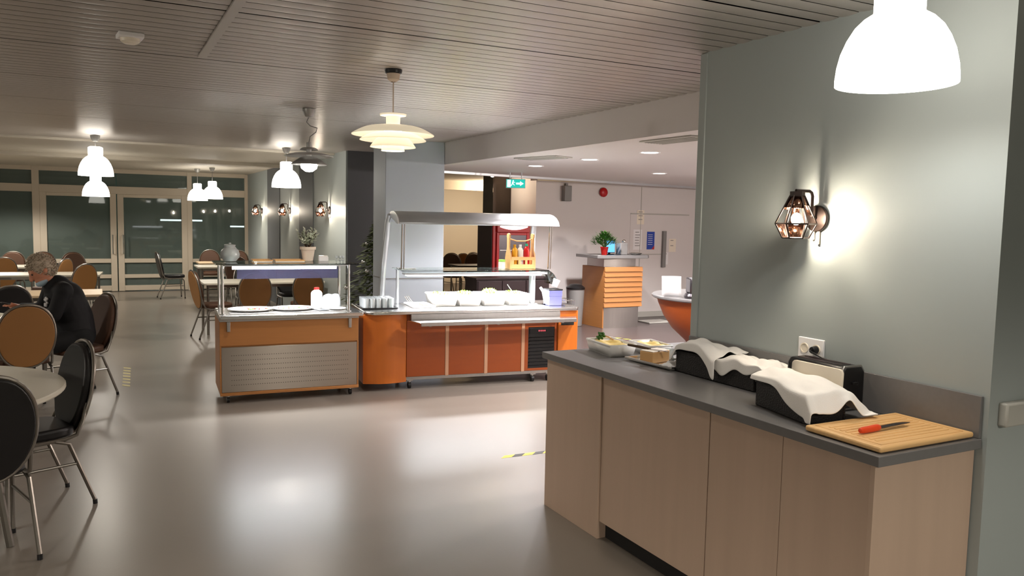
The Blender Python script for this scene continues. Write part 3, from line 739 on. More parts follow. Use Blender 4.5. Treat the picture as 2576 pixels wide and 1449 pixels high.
MB().bx((-.045, -.03, 0), (.045, .03, .042)).build('box', 'paper', t, bevel=.002)
MB().bx((-.040, -.026, .042), (.040, .026, .052)).build('napkins', 'china', t)
t = thing('glass_jar', 'round glass jar at the left end of the glass shelf', 'jar', W1(.13, .45, SH))
MB().lathe([(0, .002), (.055, .004), (.085, .04), (.09, .07), (.075, .11), (.05, .13), (.05, .145), (.046, .145), (.046, .128), (.07, .108), (.085, .07), (.08, .042), (.05, .010), (0, .008)], n=32).build('jar_body', 'frost', t)
MB().lathe([(.052, .146), (.052, .158), (.012, .164), (.012, .176), (0, .178)], n=24).build('lid', 'frost', t)
for i, (x0, x1) in enumerate(((.33, .50), (.53, .80))):
    t = thing('flat_tray', ('short pale flat tray on the glass shelf', 'long pale flat tray on the glass shelf before the pot')[i], 'tray', W1((x0+x1)/2, .44, SH), R1, 'flat trays on the glass shelf')
    L = (x1-x0)/2
    MB().bx((-L, -.11, 0), (L, .11, .006)).build('base', 'china', t); m = MB(); m.tube([(-L, -.11, .012), (L, -.11, .012), (L, .11, .012), (-L, .11, .012)], .007, n=8, close=True); m.build('rim', 'butter', t)
for i, x in enumerate((1.14, 1.18, 1.215)):
    t = thing('stem_glass', ('tiny glass on the shelf end, nearest the white box', 'tiny glass on the shelf end, middle', 'tiny glass on the shelf end, outermost')[i], 'glass', W1(x, .50+.02*i, SH), 0, 'tiny glasses on the shelf end')
    MB().lathe([(0, .0), (.014, .0), (.003, .008), (.003, .02), (.014, .03), (.015, .05), (.013, .05), (.012, .032), (0, .028)], n=16).build('bowl', 'frost', t)

# ================================================================== SALAD BAR (right)
R2 = -.12; O2 = (2.262, 7.43)
T2 = thing('salad_bar', 'long cherry salad bar with steel tray rail and curved aluminium canopy', 'buffet', (*O2, 0), R2)
def W2(x, y, z=0):
    c, s = math.cos(R2), math.sin(R2); return (O2[0]+c*x-s*y, O2[1]+s*x+c*y, z)
# left end: convex wooden panel
pl = []
for i in range(13):
    q = i/12; pl.append((.0+.43*q, .02-.055*math.sin(PI*q)))
MB().prism(pl+[(.43, .72), (0, .72)], .075, .755).build('end_cabinet', 'cherrylit', T2, bevel=.002)
MB().bx((.43, .03, .12), (2.06, .72, .755)).build('cabinet_body', 'cherry', T2, bevel=.002)
for x0, x1 in ((.432, .826), (.866, 1.244), (1.282, 1.652)):
    MB().bx((x0, .012, .125), (x1, .030, .69)).build('front_panel', 'cherry', T2, bevel=.001)
for x in (.846, 1.263, 1.671):
    MB().bx((x-.018, .008, .12), (x+.018, .030, .69)).build('pale_strip', 'strip', T2, bevel=.002)
m = MB(); m.bx((1.69, .012, .125), (1.73, .03, .69)).bx((2.03, .012, .125), (2.06, .03, .69)).bx((1.73, .012, .585), (2.03, .03, .69)).bx((1.73, .012, .125), (2.03, .03, .15)); m.build('vent_surround', 'cherry', T2, bevel=.001)
v = MB().bx((1.73, .018, .15), (2.03, .03, .585)).build('vent_grille', 'black', T2)
m = MB()
for i in range(9): m.box((1.88, .012, .175+.037*i), (.28, .012, .010), tilt=(.5, 'X'))
m.build('louvres', 'black', v); 
m = MB(); m.bx((1.745, .010, .515), (2.015, .019, .572)); m.build('control_panel', 'black', v, bevel=.002)
m = MB()
for i in range(4): m.box((1.85+.022*i, .0095, .546), (.010, .003, .014))
m.build('display', 'redled', v)
MB().bx((2.06, -.015, .115), (2.285, .70, .755)).build('right_end_panel', 'cherrylit', T2, bevel=.004)
MB().bx((2.09, -.016, .600), (2.24, -.013, .635)).build('hand_slot', 'dark', T2, bevel=.001)
MB().bx((.43, .04, .085), (2.06, .60, .12)).build('base_rail', 'steeld', T2, bevel=.003)
for x, y in ((.47, .06), (1.80, .06), (.47, .60), (1.98, .06), (1.98, .60)):
    k = MB().box((x, y, .085), (.06, .06, .012)).cyl((x, y, .09), (x, y, .05), .016).build('caster', 'steeld', T2)
    MB().cyl((x-.014, y, .033), (x+.014, y, .033), .033, n=20).build('wheel', 'black', k)
m = MB(); m.prism([(.0, .03), (.04, -.03), (.10, -.065), (.40, -.065), (2.26, -.045), (2.31, .03), (2.31, .74), (.0, .74)], .757, .792)
m.build('steel_top', 'steel', T2, bevel=.010, seg=3)
MB().bx((.46, -.052, .70), (2.06, .012, .757)).build('apron', 'steeld', T2)
m = MB(); m.prism([(.50, -.29), (2.14, -.27), (2.24, -.07), (.43, -.07)], .688, .702); m.build('tray_rail', 'steel', T2, bevel=.004)
m = MB(); m.prism([(.50, -.295), (2.15, -.275), (2.15, -.262), (.50, -.282)], .668, .706); m.build('rail_edge', 'steeld', T2, bevel=.004)
m = MB()
for x in (.60, 1.3, 2.0): m.bx((x-.012, -.26, .66), (x+.012, -.02, .690))
m.build('rail_brackets', 'steeld', T2)
MB().bx((.50, .08, .7925), (1.98, .64, .795)).build('well', 'steeld', T2)
# canopy
arc = [(.74, 1.66), (.735, 1.70), (.715, 1.735), (.67, 1.76), (.60, 1.772), (.50, 1.772), (.41, 1.758), (.33, 1.73), (.27, 1.69), (.24, 1.645)]
m = MB()
m.sheet(lambda u, v_: (.40+1.76*u, *[arc[min(9, int(v_*9))][k]*(1-(v_*9-int(v_*9)))+arc[min(9, int(v_*9)+1)][k]*(v_*9-int(v_*9)) for k in (0, 1)]), 1, 18)
m.build('canopy', 'alu', T2, smooth=60, mods=[('SOLIDIFY', dict(thickness=.010))])
for x, nm in ((.37, 0), (2.05, 1)):
    z1 = 1.72
    m = MB(); m.tube([(x-.05*(1-nm), .74, .792), (x-.03*(1-nm), .74, 1.2), (x, .735, 1.5), (x+.01, .725, 1.66), (x+.02, .68, 1.735)], [.034, .032, .030, .028, .024], n=14)
    o = m.build('canopy_post', 'alu', T2)
m = MB(); m.prismx([p for p in arc]+[(.30, 1.64), (.60, 1.70), (.70, 1.65)], 'X', .392, .402); m.build('canopy_end_cap', 'alu', T2)
for x in (.435, 2.06):
    MB().tube([(x, .27, 1.665), (x, .30, 1.18)], .008).tube([(x+.025, .27, 1.665), (x+.025, .30, 1.18)], .006).build('hanger_rod', 'chrome', T2)
MB().bx((.42, .17, 1.165), (2.02, .68, 1.175)).build('glass_shelf', 'clear', T2, bevel=.002)
m = MB(); m.bx((.44, .17, 1.130), (2.00, .29, 1.150)); m.build('lamp_housing', 'alu', T2, bevel=.004)
MB().bx((.47, .175, 1.118), (1.93, .275, 1.131)).build('lamp_diffuser', 'tubelight', T2)
MB().bx((1.91, .40, .792), (1.96, .45, 1.165)).build('shelf_post', 'alu', T2, bevel=.012)
MB().bx((.455, .62, .792), (.485, .65, 1.165)).build('shelf_post', 'alu', T2, bevel=.008)
m = MB(); m.sheet(lambda u, v_: (2.02+.16*math.sin(u*PI/2), .30+.36*v_, 1.17-.17*(1-math.cos(u*PI/2))), 8, 1); m.build('curved_side_glass', 'clear', T2, mods=[('SOLIDIFY', dict(thickness=.005))])
light('salad_lamp', (1.2, .225, 1.112), 110, COOL, kind='AREA', size=(1.45, .09), rot=(.0, 0, 0), parent=T2, blend=2.45)
light('canopy_lamp', (1.25, .52, 1.74), 13, COOL, kind='AREA', size=(1.5, .12), rot=(0, 0, 0), parent=T2)
# salad pans
pn = [(.885, 'white salad pan at the left end of the salad bar row'), (1.150, 'white salad pan second from the left, with a lettuce tuft'), (1.420, 'white salad pan third from the left, with a tall lettuce tuft'), (1.700, 'white salad pan nearest the right shelf post, holding a steel spoon')]
for i, (x, lb) in enumerate(pn):
    t = thing('salad_pan', lb, 'pan', W2(x, .395, .7955), R2, 'white salad pans')
    Wd, L, H = .245, .38, .115
    m = MB(); m.bx((-.10, -.17, .001), (.10, .17, .006))
    for a, b in (((-1, -1), (1, -1)), ((1, -1), (1, 1)), ((1, 1), (-1, 1)), ((-1, 1), (-1, -1))):
        m.quad((a[0]*.10, a[1]*.17, .002), (b[0]*.10, b[1]*.17, .002), (b[0]*Wd/2, b[1]*L/2, H), (a[0]*Wd/2, a[1]*L/2, H))
    m.build('pan_body', 'china', t, mods=[('SOLIDIFY', dict(thickness=.005))])
    r = MB(); r.tube([(-Wd/2, -L/2, H), (Wd/2, -L/2, H), (Wd/2, L/2, H), (-Wd/2, L/2, H)], .009, n=8, close=True); r.build('pan_rim', 'china', t)
    MB().sheet(lambda u, v_: ((u-.5)*Wd*.92, (v_-.5)*L*.92, H*.9+.018*math.sin(PI*u)*math.sin(PI*v_)+.005*math.sin(40*u+i)*math.sin(33*v_)), 20, 20).build('salad', ('ivory', 'yellow', 'china', 'ivory')[i], t)
    m = MB()
    for q in range(36):
        c = (random.uniform(-.05, .06), random.uniform(-.08, .12), H+random.uniform(0, (.012, .022, .045, .012)[i]))
        m.sheet(lambda u, v_: (c[0]+.035*(u-.5), c[1]+.03*(v_-.5), c[2]+.018*math.sin(6*u+q)*math.cos(5*v_)), 3, 3)
    m.build('lettuce', 'lime', t)
t = thing('salad_spoon', 'steel spoon standing in the salad pan by the right post', 'spoon', W2(1.69, .40, .92), R2)
MB().tube([(0, 0, .0), (-.03, .02, .05), (-.05, .03, .085)], [.004, .005, .006]).build('handle', 'chrome', t)
t = thing('dish_tray', 'flat white dish at the left of the salad bar well', 'dish', W2(.635, .33, .7955), R2)
MB().bx((-.11, -.19, .001), (.11, .19, .010)).build('base', 'china', t, bevel=.003)
m = MB(); m.tube([(-.115, -.195, .016), (.115, -.195, .016), (.115, .195, .016), (-.115, .195, .016)], .008, n=8, close=True); m.build('rim', 'china', t)
MB().bx((.02, -.05, .0105), (.09, .10, .022)).build('dark_bread', 'stem', t, bevel=.004)
for i in range(3):
    t = thing('salad_fork', ('steel utensil leaning on the white dish, leftmost', 'steel utensil leaning on the white dish, middle', 'steel utensil leaning on the white dish, rightmost')[i], 'utensil', W2(.57+.02*i, .46, .8135), R2, 'utensils leaning on the dish')
    MB().tube([(0, 0, .0), (-.03, 0, .03), (-.06, 0, .075)], .004).build('handle', 'chrome', t)
# glasses on a tray
t = thing('glass_tray', 'black tray under the drinking glasses at the left end of the salad bar', 'tray', W2(.19, .33, .7925), R2)
MB().bx((-.17, -.19, 0), (.17, .19, .006)).build('tray', 'black', t, bevel=.003); m = MB(); m.tube([(-.175, -.195, .010), (.175, -.195, .010), (.175, .195, .010), (-.175, .195, .010)], .007, n=8, close=True); m.build('tray_rim', 'black', t)
gl = None; names_r = ['front', 'second', 'third', 'back']; names_c = ['leftmost', 'second from left', 'middle', 'second from right', 'rightmost']
for r_ in range(4):
    for c_ in range(5):
        x, y = .06+.062*c_, .20+.075*r_
        if gl is None:
            gl = thing('drinking_glass', '', 'glass', (0, 0, 0), 0, 'drinking glasses on the black tray')
            MB().lathe([(.026, .0), (.029, .06), (.031, .098), (0, .1), (0, .096), (.028, .094), (.026, .06), (.023, 0)], n=20, close=True).build('tumbler', 'frost', gl)
            g = gl
        else: g = copy_tree(gl)
        g.location = W2(x, y, .799); g['label'] = 'upturned drinking glass on the black tray, %s row, %s' % (names_r[r_], names_c[c_])
# right end: blue box, white ladle, wire basket
t = thing('cutlery_box', 'lilac blue box with a black lip at the right end of the salad bar', 'box', W2(2.09, .22, .7925), R2)
MB().bx((-.075, -.075, .001), (.075, .075, .10)).build('box', 'blueplastic', t, bevel=.006); MB().bx((-.078, -.078, .10), (.078, .078, .165)).build('upper_box', 'blueplastic', t, bevel=.005)
MB().bx((-.082, -.082, .165), (.082, .082, .178)).build('lip', 'black', t, bevel=.003)
t = thing('paper_cup', 'white cup lying tilted on the lilac blue box', 'cup', W2(2.10, .21, .9712), R2)
MB().lathe([(0, 0), (.030, 0), (.040, .085), (.043, .088), (.037, .088), (.028, .004), (0, .004)], n=24).build('cup_body', 'china', t).matrix_local = Matrix.Translation((0, 0, .018)) @ Matrix.Rotation(.35, 4, 'Y')
t = thing('ladle', 'white curved ladle handle left of the lilac blue box', 'ladle', W2(2.00, .30, .7925), R2)
MB().tube([(.04, 0, .008), (.03, 0, .06), (.01, 0, .14), (-.025, 0, .185)], [.018, .018, .017, .014], n=12).build('handle', 'china', t); MB().lathe([(0, 0.001), (.045, .002), (.06, .014), (0, .016)], n=20).build('rest', 'chrome', t)
t = thing('wire_basket', 'low wire basket on the right corner of the salad bar', 'basket', W2(2.225, .20, .7925), R2)
m = MB(); m.tube([(-.05, -.12, .06), (.06, -.12, .06), (.06, .12, .06), (-.05, .12, .06)], .004, n=6, close=True); m.tube([(-.05, -.12, .004), (.06, -.12, .004), (.06, .12, .004), (-.05, .12, .004)], .004, n=6, close=True)
for i in range(7): m.tube([(-.05, -.12+.04*i, .06), (-.05, -.12+.04*i, .004), (.06, -.12+.04*i, .004), (.06, -.12+.04*i, .06)], .0025, n=6)
m.build('wires', 'chrome', t)
# bottle carrier on shelf
SZ = 1.1755
t = thing('bottle_carrier', 'wooden bottle carrier with bottle-shaped ends on the salad bar shelf', 'carrier', W2(1.80, .46, SZ), R2)
prof = [(-.085, 0), (.085, 0), (.085, .11), (.07, .16), (.042, .20), (.032, .24), (.034, .33), (.045, .345), (.04, .375), (.0, .385), (-.04, .375), (-.045, .345), (-.034, .33), (-.032, .24), (-.042, .20), (-.07, .16), (-.085, .11)]
for x in (-.145, .135): 
    m = MB(); m.prismx(prof, 'X', x-.008, x+.008); m.build('end_board', 'wood', t, bevel=.002)
for y in (-.085, .073):
    m = MB(); m.bx((-.137, y, .002), (.127, y+.012, .05)).bx((-.137, y, .095), (.127, y+.012, .13))
    for x in (-.137, -.06, .02, .10): m.bx((x, y, .05), (x+.027, y+.012, .095))
    m.build('side_rail', 'wood', t, bevel=.0015)
MB().bx((-.137, -.073, .002), (.127, .073, .012)).build('bottom_board', 'wood', t)
MB().tube([(-.14, 0, .325), (-.05, 0, .30), (.05, 0, .30), (.135, 0, .325)], .007).build('rope_handle', 'butter', t)
for i, (x, y, b, c, lb, h) in enumerate(((-.085, -.03, 'mustard', 'mustard', 'amber sauce bottle in the wooden carrier', .25), (-.02, -.03, 'ivory', 'china', 'cream dressing bottle in the wooden carrier', .25), (.055, -.03, 'ketchup', 'exitcap', 'red ketchup bottle with a teal cap in the wooden carrier', .26))):
    M.setdefault('exitcap', mat('teal_cap', lin(30, 160, 120), .4))
    bottle(W2(1.80+x, .46+y, SZ+.0125), lb, b, c, h, .033, group='sauce bottles in the carrier')
t = thing('spice_jar', 'small jar with a light green lid left of the bottle carrier', 'jar', W2(1.575, .44, SZ))
MB().lathe([(0, 0), (.036, 0), (.038, .01), (.038, .07), (.032, .078), (0, .078)], n=24).build('jar_body', 'ivory', t); MB().lathe([(.037, .076), (.037, .098), (0, .098)], n=24).build('lid', 'lime', t)
# shallow metal bits at the left end of the shelf
o = MB().bx((-.09, -.06, 0), (.09, .06, .012)).build('menu_holder', 'chrome', bevel=.003); o.location = W2(.52, .45, SZ); o.rotation_euler[2] = R2; tag(o, 'flat shiny tray at the left end of the salad bar shelf', 'tray')

# ================================================================== KITCHEN SIDE
# slatted kiosk
T = thing('slatted_counter', 'tall beech service counter with horizontal slats and steel foot', 'counter', (7.14, 10.5, 0))
MB().bx((0, .03, .0), (.03, .66, .985)).build('side_panel', 'beech', T, bevel=.002)
for i in range(8):
    z = .335+.0815*i
    m = MB(); m.prismx([(-.022, z+.006), (.02, z+.006), (.02, z+.0815), (-.006, z+.0815)], 'X', -.004, .735); m.build('slat', 'beech', T, bevel=.002)
MB().bx((.03, .02, .33), (.72, .64, .985)).build('carcass', 'beech', T)
pl = [(.02, .02)]+[(.02+.68*i/12, .03-.05*math.sin(PI*i/12)) for i in range(13)]+[(.70, .6), (.02, .6)]
MB().prism(pl[1:], 0.0, .332).build('steel_foot', 'steeld', T)
MB().prism([(.02+.62*i/12, .06-.05*math.sin(PI*i/12)) for i in range(13)]+[(.64, .55), (.02, .55)], .987, 1.125).build('steel_neck', 'steeld', T)
MB().prism([(-.16, -.02), (-.10, -.06), (.78, -.08), (.86, .0), (.86, .62), (-.16, .62)], 1.126, 1.175).build('ledge', 'worktop', T, bevel=.004)
t = thing('red_potted_plant', 'bushy dark green plant in a red pot on the slatted counter', 'plant', (7.20, 10.62, 1.1755))
MB().lathe([(0, .001), (.045, .001), (.062, .11), (.066, .112), (.066, .13), (.058, .13), (0, .115)], n=24).build('pot', 'red', t)
m = MB()
for i in range(800):
    a = random.uniform(0, 6.28); el = random.uniform(-.15, 1.5); R_ = .205*random.uniform(.4, 1)
    p = Vector((R_*math.cos(a)*math.cos(el), R_*math.sin(a)*math.cos(el), .18+.19*math.sin(el)*random.uniform(.4, 1))); d = Vector((math.cos(a), math.sin(a), random.uniform(.0, .9))).normalized()*.06
    e = d.cross(Vector((0, 0, 1))).normalized()*.012; m.quad(p, p+d*.5+e, p+d, p+d*.5-e)
for i in range(14):
    a = i*.45; m.tube([(0, 0, .11), (.1*math.cos(a), .1*math.sin(a), .22)], .004, n=5)
m.build('foliage', 'green', t)
t = thing('cash_screen', 'glowing blue screen behind the red-potted plant', 'screen', (7.37, 10.70, 1.1755), .35)
MB().bx((-.13, .0, .03), (.13, .025, .235)).build('bezel', 'black', t, bevel=.004); MB().bx((-.12, -.003, .04), (.12, .0005, .228)).build('display', 'screen', t)
MB().bx((-.06, -.03, 0), (.06, .08, .012)).box((0, .02, .022), (.04, .02, .03)).build('stand', 'black', t)
t = thing('card_printer', 'dark box with a chrome knob beside the blue screen', 'machine', (7.60, 10.68, 1.1755))
MB().bx((-.08, -.06, 0), (.06, .08, .19)).build('body', 'grey', t, bevel=.01); MB().ball((.02, -.0, .215), .034).build('knob', 'chrome', t)
t = thing('metal_dish', 'shiny metal dish on the right of the slatted counter ledge', 'dish', (7.82, 10.62, 1.1755))
MB().lathe([(0, .002), (.07, .002), (.11, .03), (.106, .032), (.068, .006), (0, .006)], n=28).build('bowl', 'chrome', t)
# half-round orange counter
T = thing('round_counter', 'round bowl-shaped cherry counter with grey top behind the wall', 'counter', (7.0, 7.62, 0))
MB().lathe([(0, 0), (.28, 0), (.34, .05), (.47, .23), (.635, .38), (.745, .54), (.815, .70), (.835, .765), (0, .765)], n=72).build('bowl_body', 'cherry', T, smooth=60)
MB().lathe([(0, .766), (.88, .766), (.90, .78), (.90, .80), (.885, .812), (0, .812)], n=72).build('counter_top', 'worktop', T)
o = MB().prismx([(-.115, 0), (.115, 0), (.0, .0)], 'X', 0, .001)
o.bm.free(); o = MB().sheet(lambda u, v: ((u-.5)*.24, .05*math.sin((u)*PI)*.4+.04*(v), .245*v), 6, 4).build('menu_card', 'paper', mods=[('SOLIDIFY', dict(thickness=.002))]); o.location = (6.20, 7.66, .8125); o.rotation_euler[2] = -.45; tag(o, 'standing white menu card on the round counter', 'menu')
t = thing('coffee_machine', 'grey toaster-like machine on the round counter, cut by the wall edge', 'machine', (6.33, 7.37, .8125), -.4)
MB().bx((-.10, -.10, .05), (.12, .10, .25)).build('body', 'steeldark', t, bevel=.02) if 'steeldark' in M else MB().bx((-.10, -.10, .06), (.12, .10, .25)).build('body', 'blade', t, bevel=.02)
MB().lathe([(0, .001), (.135, .001), (.142, .03), (.125, .06), (0, .06)], n=28).build('base', 'blade', t); MB().tube([(-.06, -.09, .24), (-.04, -.07, .262), (.12, -.07, .262), (.14, -.09, .24)], .008).build('handle', 'chrome', t)
# red drinks fridge
T = thing('drinks_fridge', 'red glass-door drinks fridge with a lit white swoosh sign', 'fridge', (5.60, 11.40, 0), 0)
MB().bx((0, .03, .05), (.66, .60, 1.66)).build('cabinet', 'redgloss', T, bevel=.01)
MB().bx((-.012, .05, .05), (.0, .58, 1.66)).build('side_panel', 'maroon', T, bevel=.002)
m = MB(); m.bx((.06, .0, .70), (.105, .03, 1.50)).bx((.60, .0, .70), (.655, .03, 1.50)).bx((.105, .0, .70), (.60, .03, .78)).bx((.105, .0, 1.46), (.60, .03, 1.50)); m.bx((.06, .0, .07), (.655, .03, .70)); m.build('door_frame', 'redgloss', T, bevel=.004)
MB().bx((.105, .008, .78), (.60, .020, 1.46)).build('door_glass', 'fridgeglass', T) if 'fridgeglass' in M else MB().bx((.105, .010, .78), (.60, .022, 1.46)).build('door_glass', 'blade', T)
m = MB(); m.bx((.12, .004, 1.21), (.58, .009, 1.222)).bx((.12, .004, 1.0), (.58, .009, 1.012)); m.build('shelf', 'steel', T)
MB().bx((.06, -.012, 1.505), (.655, .03, 1.655)).build('sign_box', 'redgloss', T, bevel=.006)
sw = []
for i in range(17):
    q = i/16; sw.append((.10+.51*q, 1.545+.045*(2*q-1)**2*1.0+.0*q))
sw2 = [(.60-.47*i/16, 1.628) for i in range(17)]
MB().prismx(sw+sw2, 'Y', -.018, -.0115).build('sign_swoosh', 'signwhite', T)
for x in (.05, .6):
    MB().cyl((x, .1, 0), (x, .1, .05), .02).cyl((x, .5, 0), (x, .5, .05), .02).build('foot', 'black', T)
# dark low counter before the fridge
T = thing('dark_sideboard', 'low dark maroon sideboard behind the salad bar, before the red fridge', 'sideboard', (5.0, 10.72, 0))
MB().bx((0, 0, .08), (1.25, .42, .80)).build('body', 'maroon', T, bevel=.004); MB().bx((-.02, -.02, .80), (1.27, .44, .83)).build('top', 'maroon', T, bevel=.003)
for i in range(3): MB().bx((.02+.41*i, -.012, .10), (.41+.41*i, .0, .78)).build('door', 'maroon', T, bevel=.003)
MB().bx((.04, .03, 0), (1.21, .4, .08)).build('plinth', 'black', T)
# things on the white kitchen wall
KY = 11.598
t = thing('alarm_bell', 'round red alarm bell on the white kitchen wall', 'alarm', (7.794, KY, 2.215))
MB().cyl((0, 0, 0), (0, -.03, 0), .06, n=24).build('base', 'redgloss', t); MB().ball((0, -.03, 0), .082, (1, .45, 1)).build('gong', 'redgloss', t, smooth=180)
t = thing('loudspeaker', 'small grey wall loudspeaker under the kitchen ceiling', 'speaker', (7.03, KY, 2.17))
MB().bx((-.07, -.11, -.13), (.07, 0, .13)).build('body', 'grey', t, bevel=.01); MB().bx((-.02, -.06, .13), (.02, 0, .17)).build('bracket', 'grey', t)
t = thing('blue_poster', 'blue notice with a red corner on the kitchen wall', 'poster', (8.86, KY, 1.385))
MB().bx((-.085, -.004, -.16), (.085, 0, .16)).build('sheet', 'posterblue', t); MB().prismx([(.02, -.16), (.085, -.16), (.085, -.09)], 'Y', -.006, -.004).build('red_corner', 'red', t)
m = MB()
for i in range(6): m.bx((-.06, -.0055, .10-.035*i), (.04, -.004, .108-.035*i))
m.build('text_lines', 'paper', t)
def notice(x, z, w_, h, label, mt='paper', lines=0):
    t = thing('wall_notice', label, 'notice', (x, KY, z), 0, 'papers on the kitchen wall')
    MB().bx((-w_/2, -.003, -h/2), (w_/2, 0, h/2)).build('sheet', mt, t)
    if lines:
        m = MB()
        for i in range(lines): m.bx((-w_*.3, -.0045, h*.35-i*h*.8/lines), (w_*.3*random.uniform(.3, 1), -.003, h*.35-i*h*.8/lines+.012))
        m.build('text_lines', 'grey', t)
notice(8.57, 1.40, .19, .36, 'white printed list left of the blue notice', 'paper', 6)
notice(8.62, 1.80, .16, .25, 'cream paper above the printed list', 'ivory', 3)
notice(9.36, 1.30, .16, .24, 'pale sheet with a small red mark right of the grey rail', 'ivory', 2)
notice(9.21, 1.06, .12, .22, 'narrow white paper beside the lower grey rail', 'paper', 1)
MB_ = MB(); MB_.bx((9.11, KY-.05, .90), (9.185, KY, 1.56)); o = MB_.build('wall_rail', 'grey', bevel=.004); tag(o, 'upright grey rail on the kitchen wall', 'rail')
t = thing('notice_board', 'large pale notice board frame on the kitchen wall', 'board', (9.0, KY, 1.55))
MB().bx((-.60, -.0022, -.42), (.72, 0, .32)).build('panel', 'white', t); m = MB(); m.bx((-.60, -.012, .30), (.72, 0, .32)).bx((-.60, -.012, -.42), (.10, 0, -.405)); m.build('frame', 'wtrim', t)
o = MB().bx((8.25, 10.75, .001), (8.75, 11.1, .02)).build('doormat_board', 'wtrim', bevel=.004); tag(o, 'flat white board lying on the kitchen floor by the wall', 'board')
t = thing('waste_bin', 'dark grey bin standing against the left of the slatted counter', 'bin', (6.90, 10.98, 0))
MB().lathe([(0, .005), (.12, .005), (.15, .60), (.14, .60), (.11, .02), (0, .02)], n=28).build('bin_body', 'grey', t); MB().lathe([(.155, .60), (.155, .63), (.09, .68), (0, .69)], n=28).build('lid', 'black', t)

# ================================================================== FLOOR TAPES
def tape(p0, p1, label, mats, n=7, w_=.05):
    p0, p1 = Vector(p0), Vector(p1); d = (p1-p0); u = d.normalized(); nn = Vector((-u.y, u.x, 0))*w_/2
    t = thing('floor_tape', label, 'floor marking', (0, 0, 0))
    for k, mt in enumerate(mats):
        m = MB()
        for i in range(k, n, len(mats)):
            a, b = p0+d*(i/n), p0+d*((i+1)/n)
            s_ = u*w_*.5
            for z in (.0012,):
                m.prism([tuple((a-nn-s_)[:2]), tuple((b-nn-s_)[:2]), tuple((b+nn+s_)[:2]), tuple((a+nn+s_)[:2])], .0004, .0014)
        m.build(('yellow_stripes', 'black_stripes')[k], mt, t)
tape((2.55, 4.975, 0), (3.3, 4.945, 0), 'yellow and black hazard tape on the floor by the oak cabinet', ('tyellow', 'tblack'), 9)
tape((.25, 9.6, 0), (.21, 8.55, 0), 'worn yellow tape on the floor of the dining hall', ('tpale', 'floor'), 13, .07)
tape((6.68, 9.74, 0), (7.05, 8.95, 0), 'dashed yellow tape on the kitchen floor beyond the worktop', ('tyellow', 'tblack'), 11)

# ================================================================== CHRISTMAS TREE
t = thing('christmas_tree', 'dark green artificial tree half hidden behind the blue-grey pillar', 'tree', (3.30, 10.15, 0))
m = MB()
for i in range(2400):
    h = .25+1.42*random.random()**1.25; tierq = (h*5.2) % 1
    R_ = (1.72-h)*.50*(1.02-.42*tierq); a = random.uniform(0, 6.28); q = random.uniform(.35, 1)
    p = Vector((R_*q*math.cos(a), R_*q*math.sin(a), h)); d = Vector((math.cos(a), math.sin(a), -.25+random.uniform(-.3, .3)))*.085
    e = Vector((-math.sin(a), math.cos(a), random.uniform(-.4, .4)))*.02; m.quad(p, p+d*.5+e, p+d, p+d*.5-e)
m.build('needles', 'pine', t)
MB().cyl((0, 0, .05), (0, 0, 1.62), .03, .006).build('trunk', 'stem', t); MB().lathe([(0, 0), (.16, 0), (.12, .12), (0, .12)], n=20).build('tree_foot', 'black', t)
for i in range(9):
    h = .55+.115*i; a = -2.2+.9*math.sin(i*2.4); R_ = (1.72-h)*.48
    o = MB().ball((0, 0, 0), .026, n=8).build('bauble', 'silver', smooth=180); o.location = (3.30+R_*math.cos(a), 10.15+R_*math.sin(a), h)
    tag(o, 'silver bauble on the dark tree, number %s up from the foot' % ('one', 'two', 'three', 'four', 'five', 'six', 'seven', 'eight', 'nine')[i], 'bauble', 'silver baubles on the tree')

# ================================================================== CHAIRS AND TABLES
def make_chair(pad, shell, label):
    t = thing('banquet_chair', label, 'chair', (0, 0, 0))
    m = MB(); m.prism([(.20*math.copysign(abs(math.cos(a))**.6, math.cos(a)), .02+.21*math.copysign(abs(math.sin(a))**.6, math.sin(a))) for a in [2*PI*i/28 for i in range(28)]], .415, .475)
    m.build('seat', pad, t, bevel=.018, seg=3)
    def oval(th, s=1.0, w_=.20, h=.255):
        out = []
        for i in range(36):
            a = 2*PI*i/36; sx = w_*s*(1+.10*math.sin(a)*.3)
            out.append((sx*math.copysign(abs(math.cos(a))**.85, math.cos(a)), .675+h*s*math.sin(a)))
        return out
    def lean(o):
        o.matrix_local = Matrix.Translation((0, -.19, .44)) @ Matrix.Rotation(math.radians(11), 4, 'X') @ Matrix.Translation((0, .0, -.44))
    m = MB(); m.prismx(oval(0), 'Y', -.012, .035); br = m.build('backrest', pad, t, bevel=.016, seg=3); lean(br)
    m = MB(); m.prismx(oval(0, 1.02), 'Y', -.026, -.010); m.build('back_shell', shell, br, bevel=.006)
    fr = MB(); fr.tube([(x, -.008, z) for x, z in oval(0, 1.06)], .011, n=8, close=True); fr.build('back_frame', 'tube', br)
    for s in (-1, 1):
        MB().tube([(s*.185, -.225, .60), (s*.19, -.20, .50), (s*.195, -.165, .425), (s*.195, -.10, .408), (s*.195, .16, .405)], .011).build('seat_rail', 'tube', t)
        lr = MB().tube([(s*.195, -.05, .405), (s*.20, -.12, .38), (s*.2045, -.2505, .025)], .0115).build('leg', 'tube', t)
        lf = MB().tube([(s*.195, .16, .405), (s*.20, .19, .36), (s*.20, .2042, .025)], .0115).build('leg', 'tube', t)
        for lg, (fx, fy) in ((lr, (s*.2045, -.2505)), (lf, (s*.20, .2042))): MB().cyl((fx, fy-.002*(1 if fy < 0 else -1), .0), (fx, fy, .026), .013, n=12).build('foot_cap', 'black', lg)
        MB().tube([(s*.202, -.165, .26), (s*.20, .195, .26)], .008).build('stretcher', 'tube', t)
    return t
CH = {'black': None, 'brown': None}
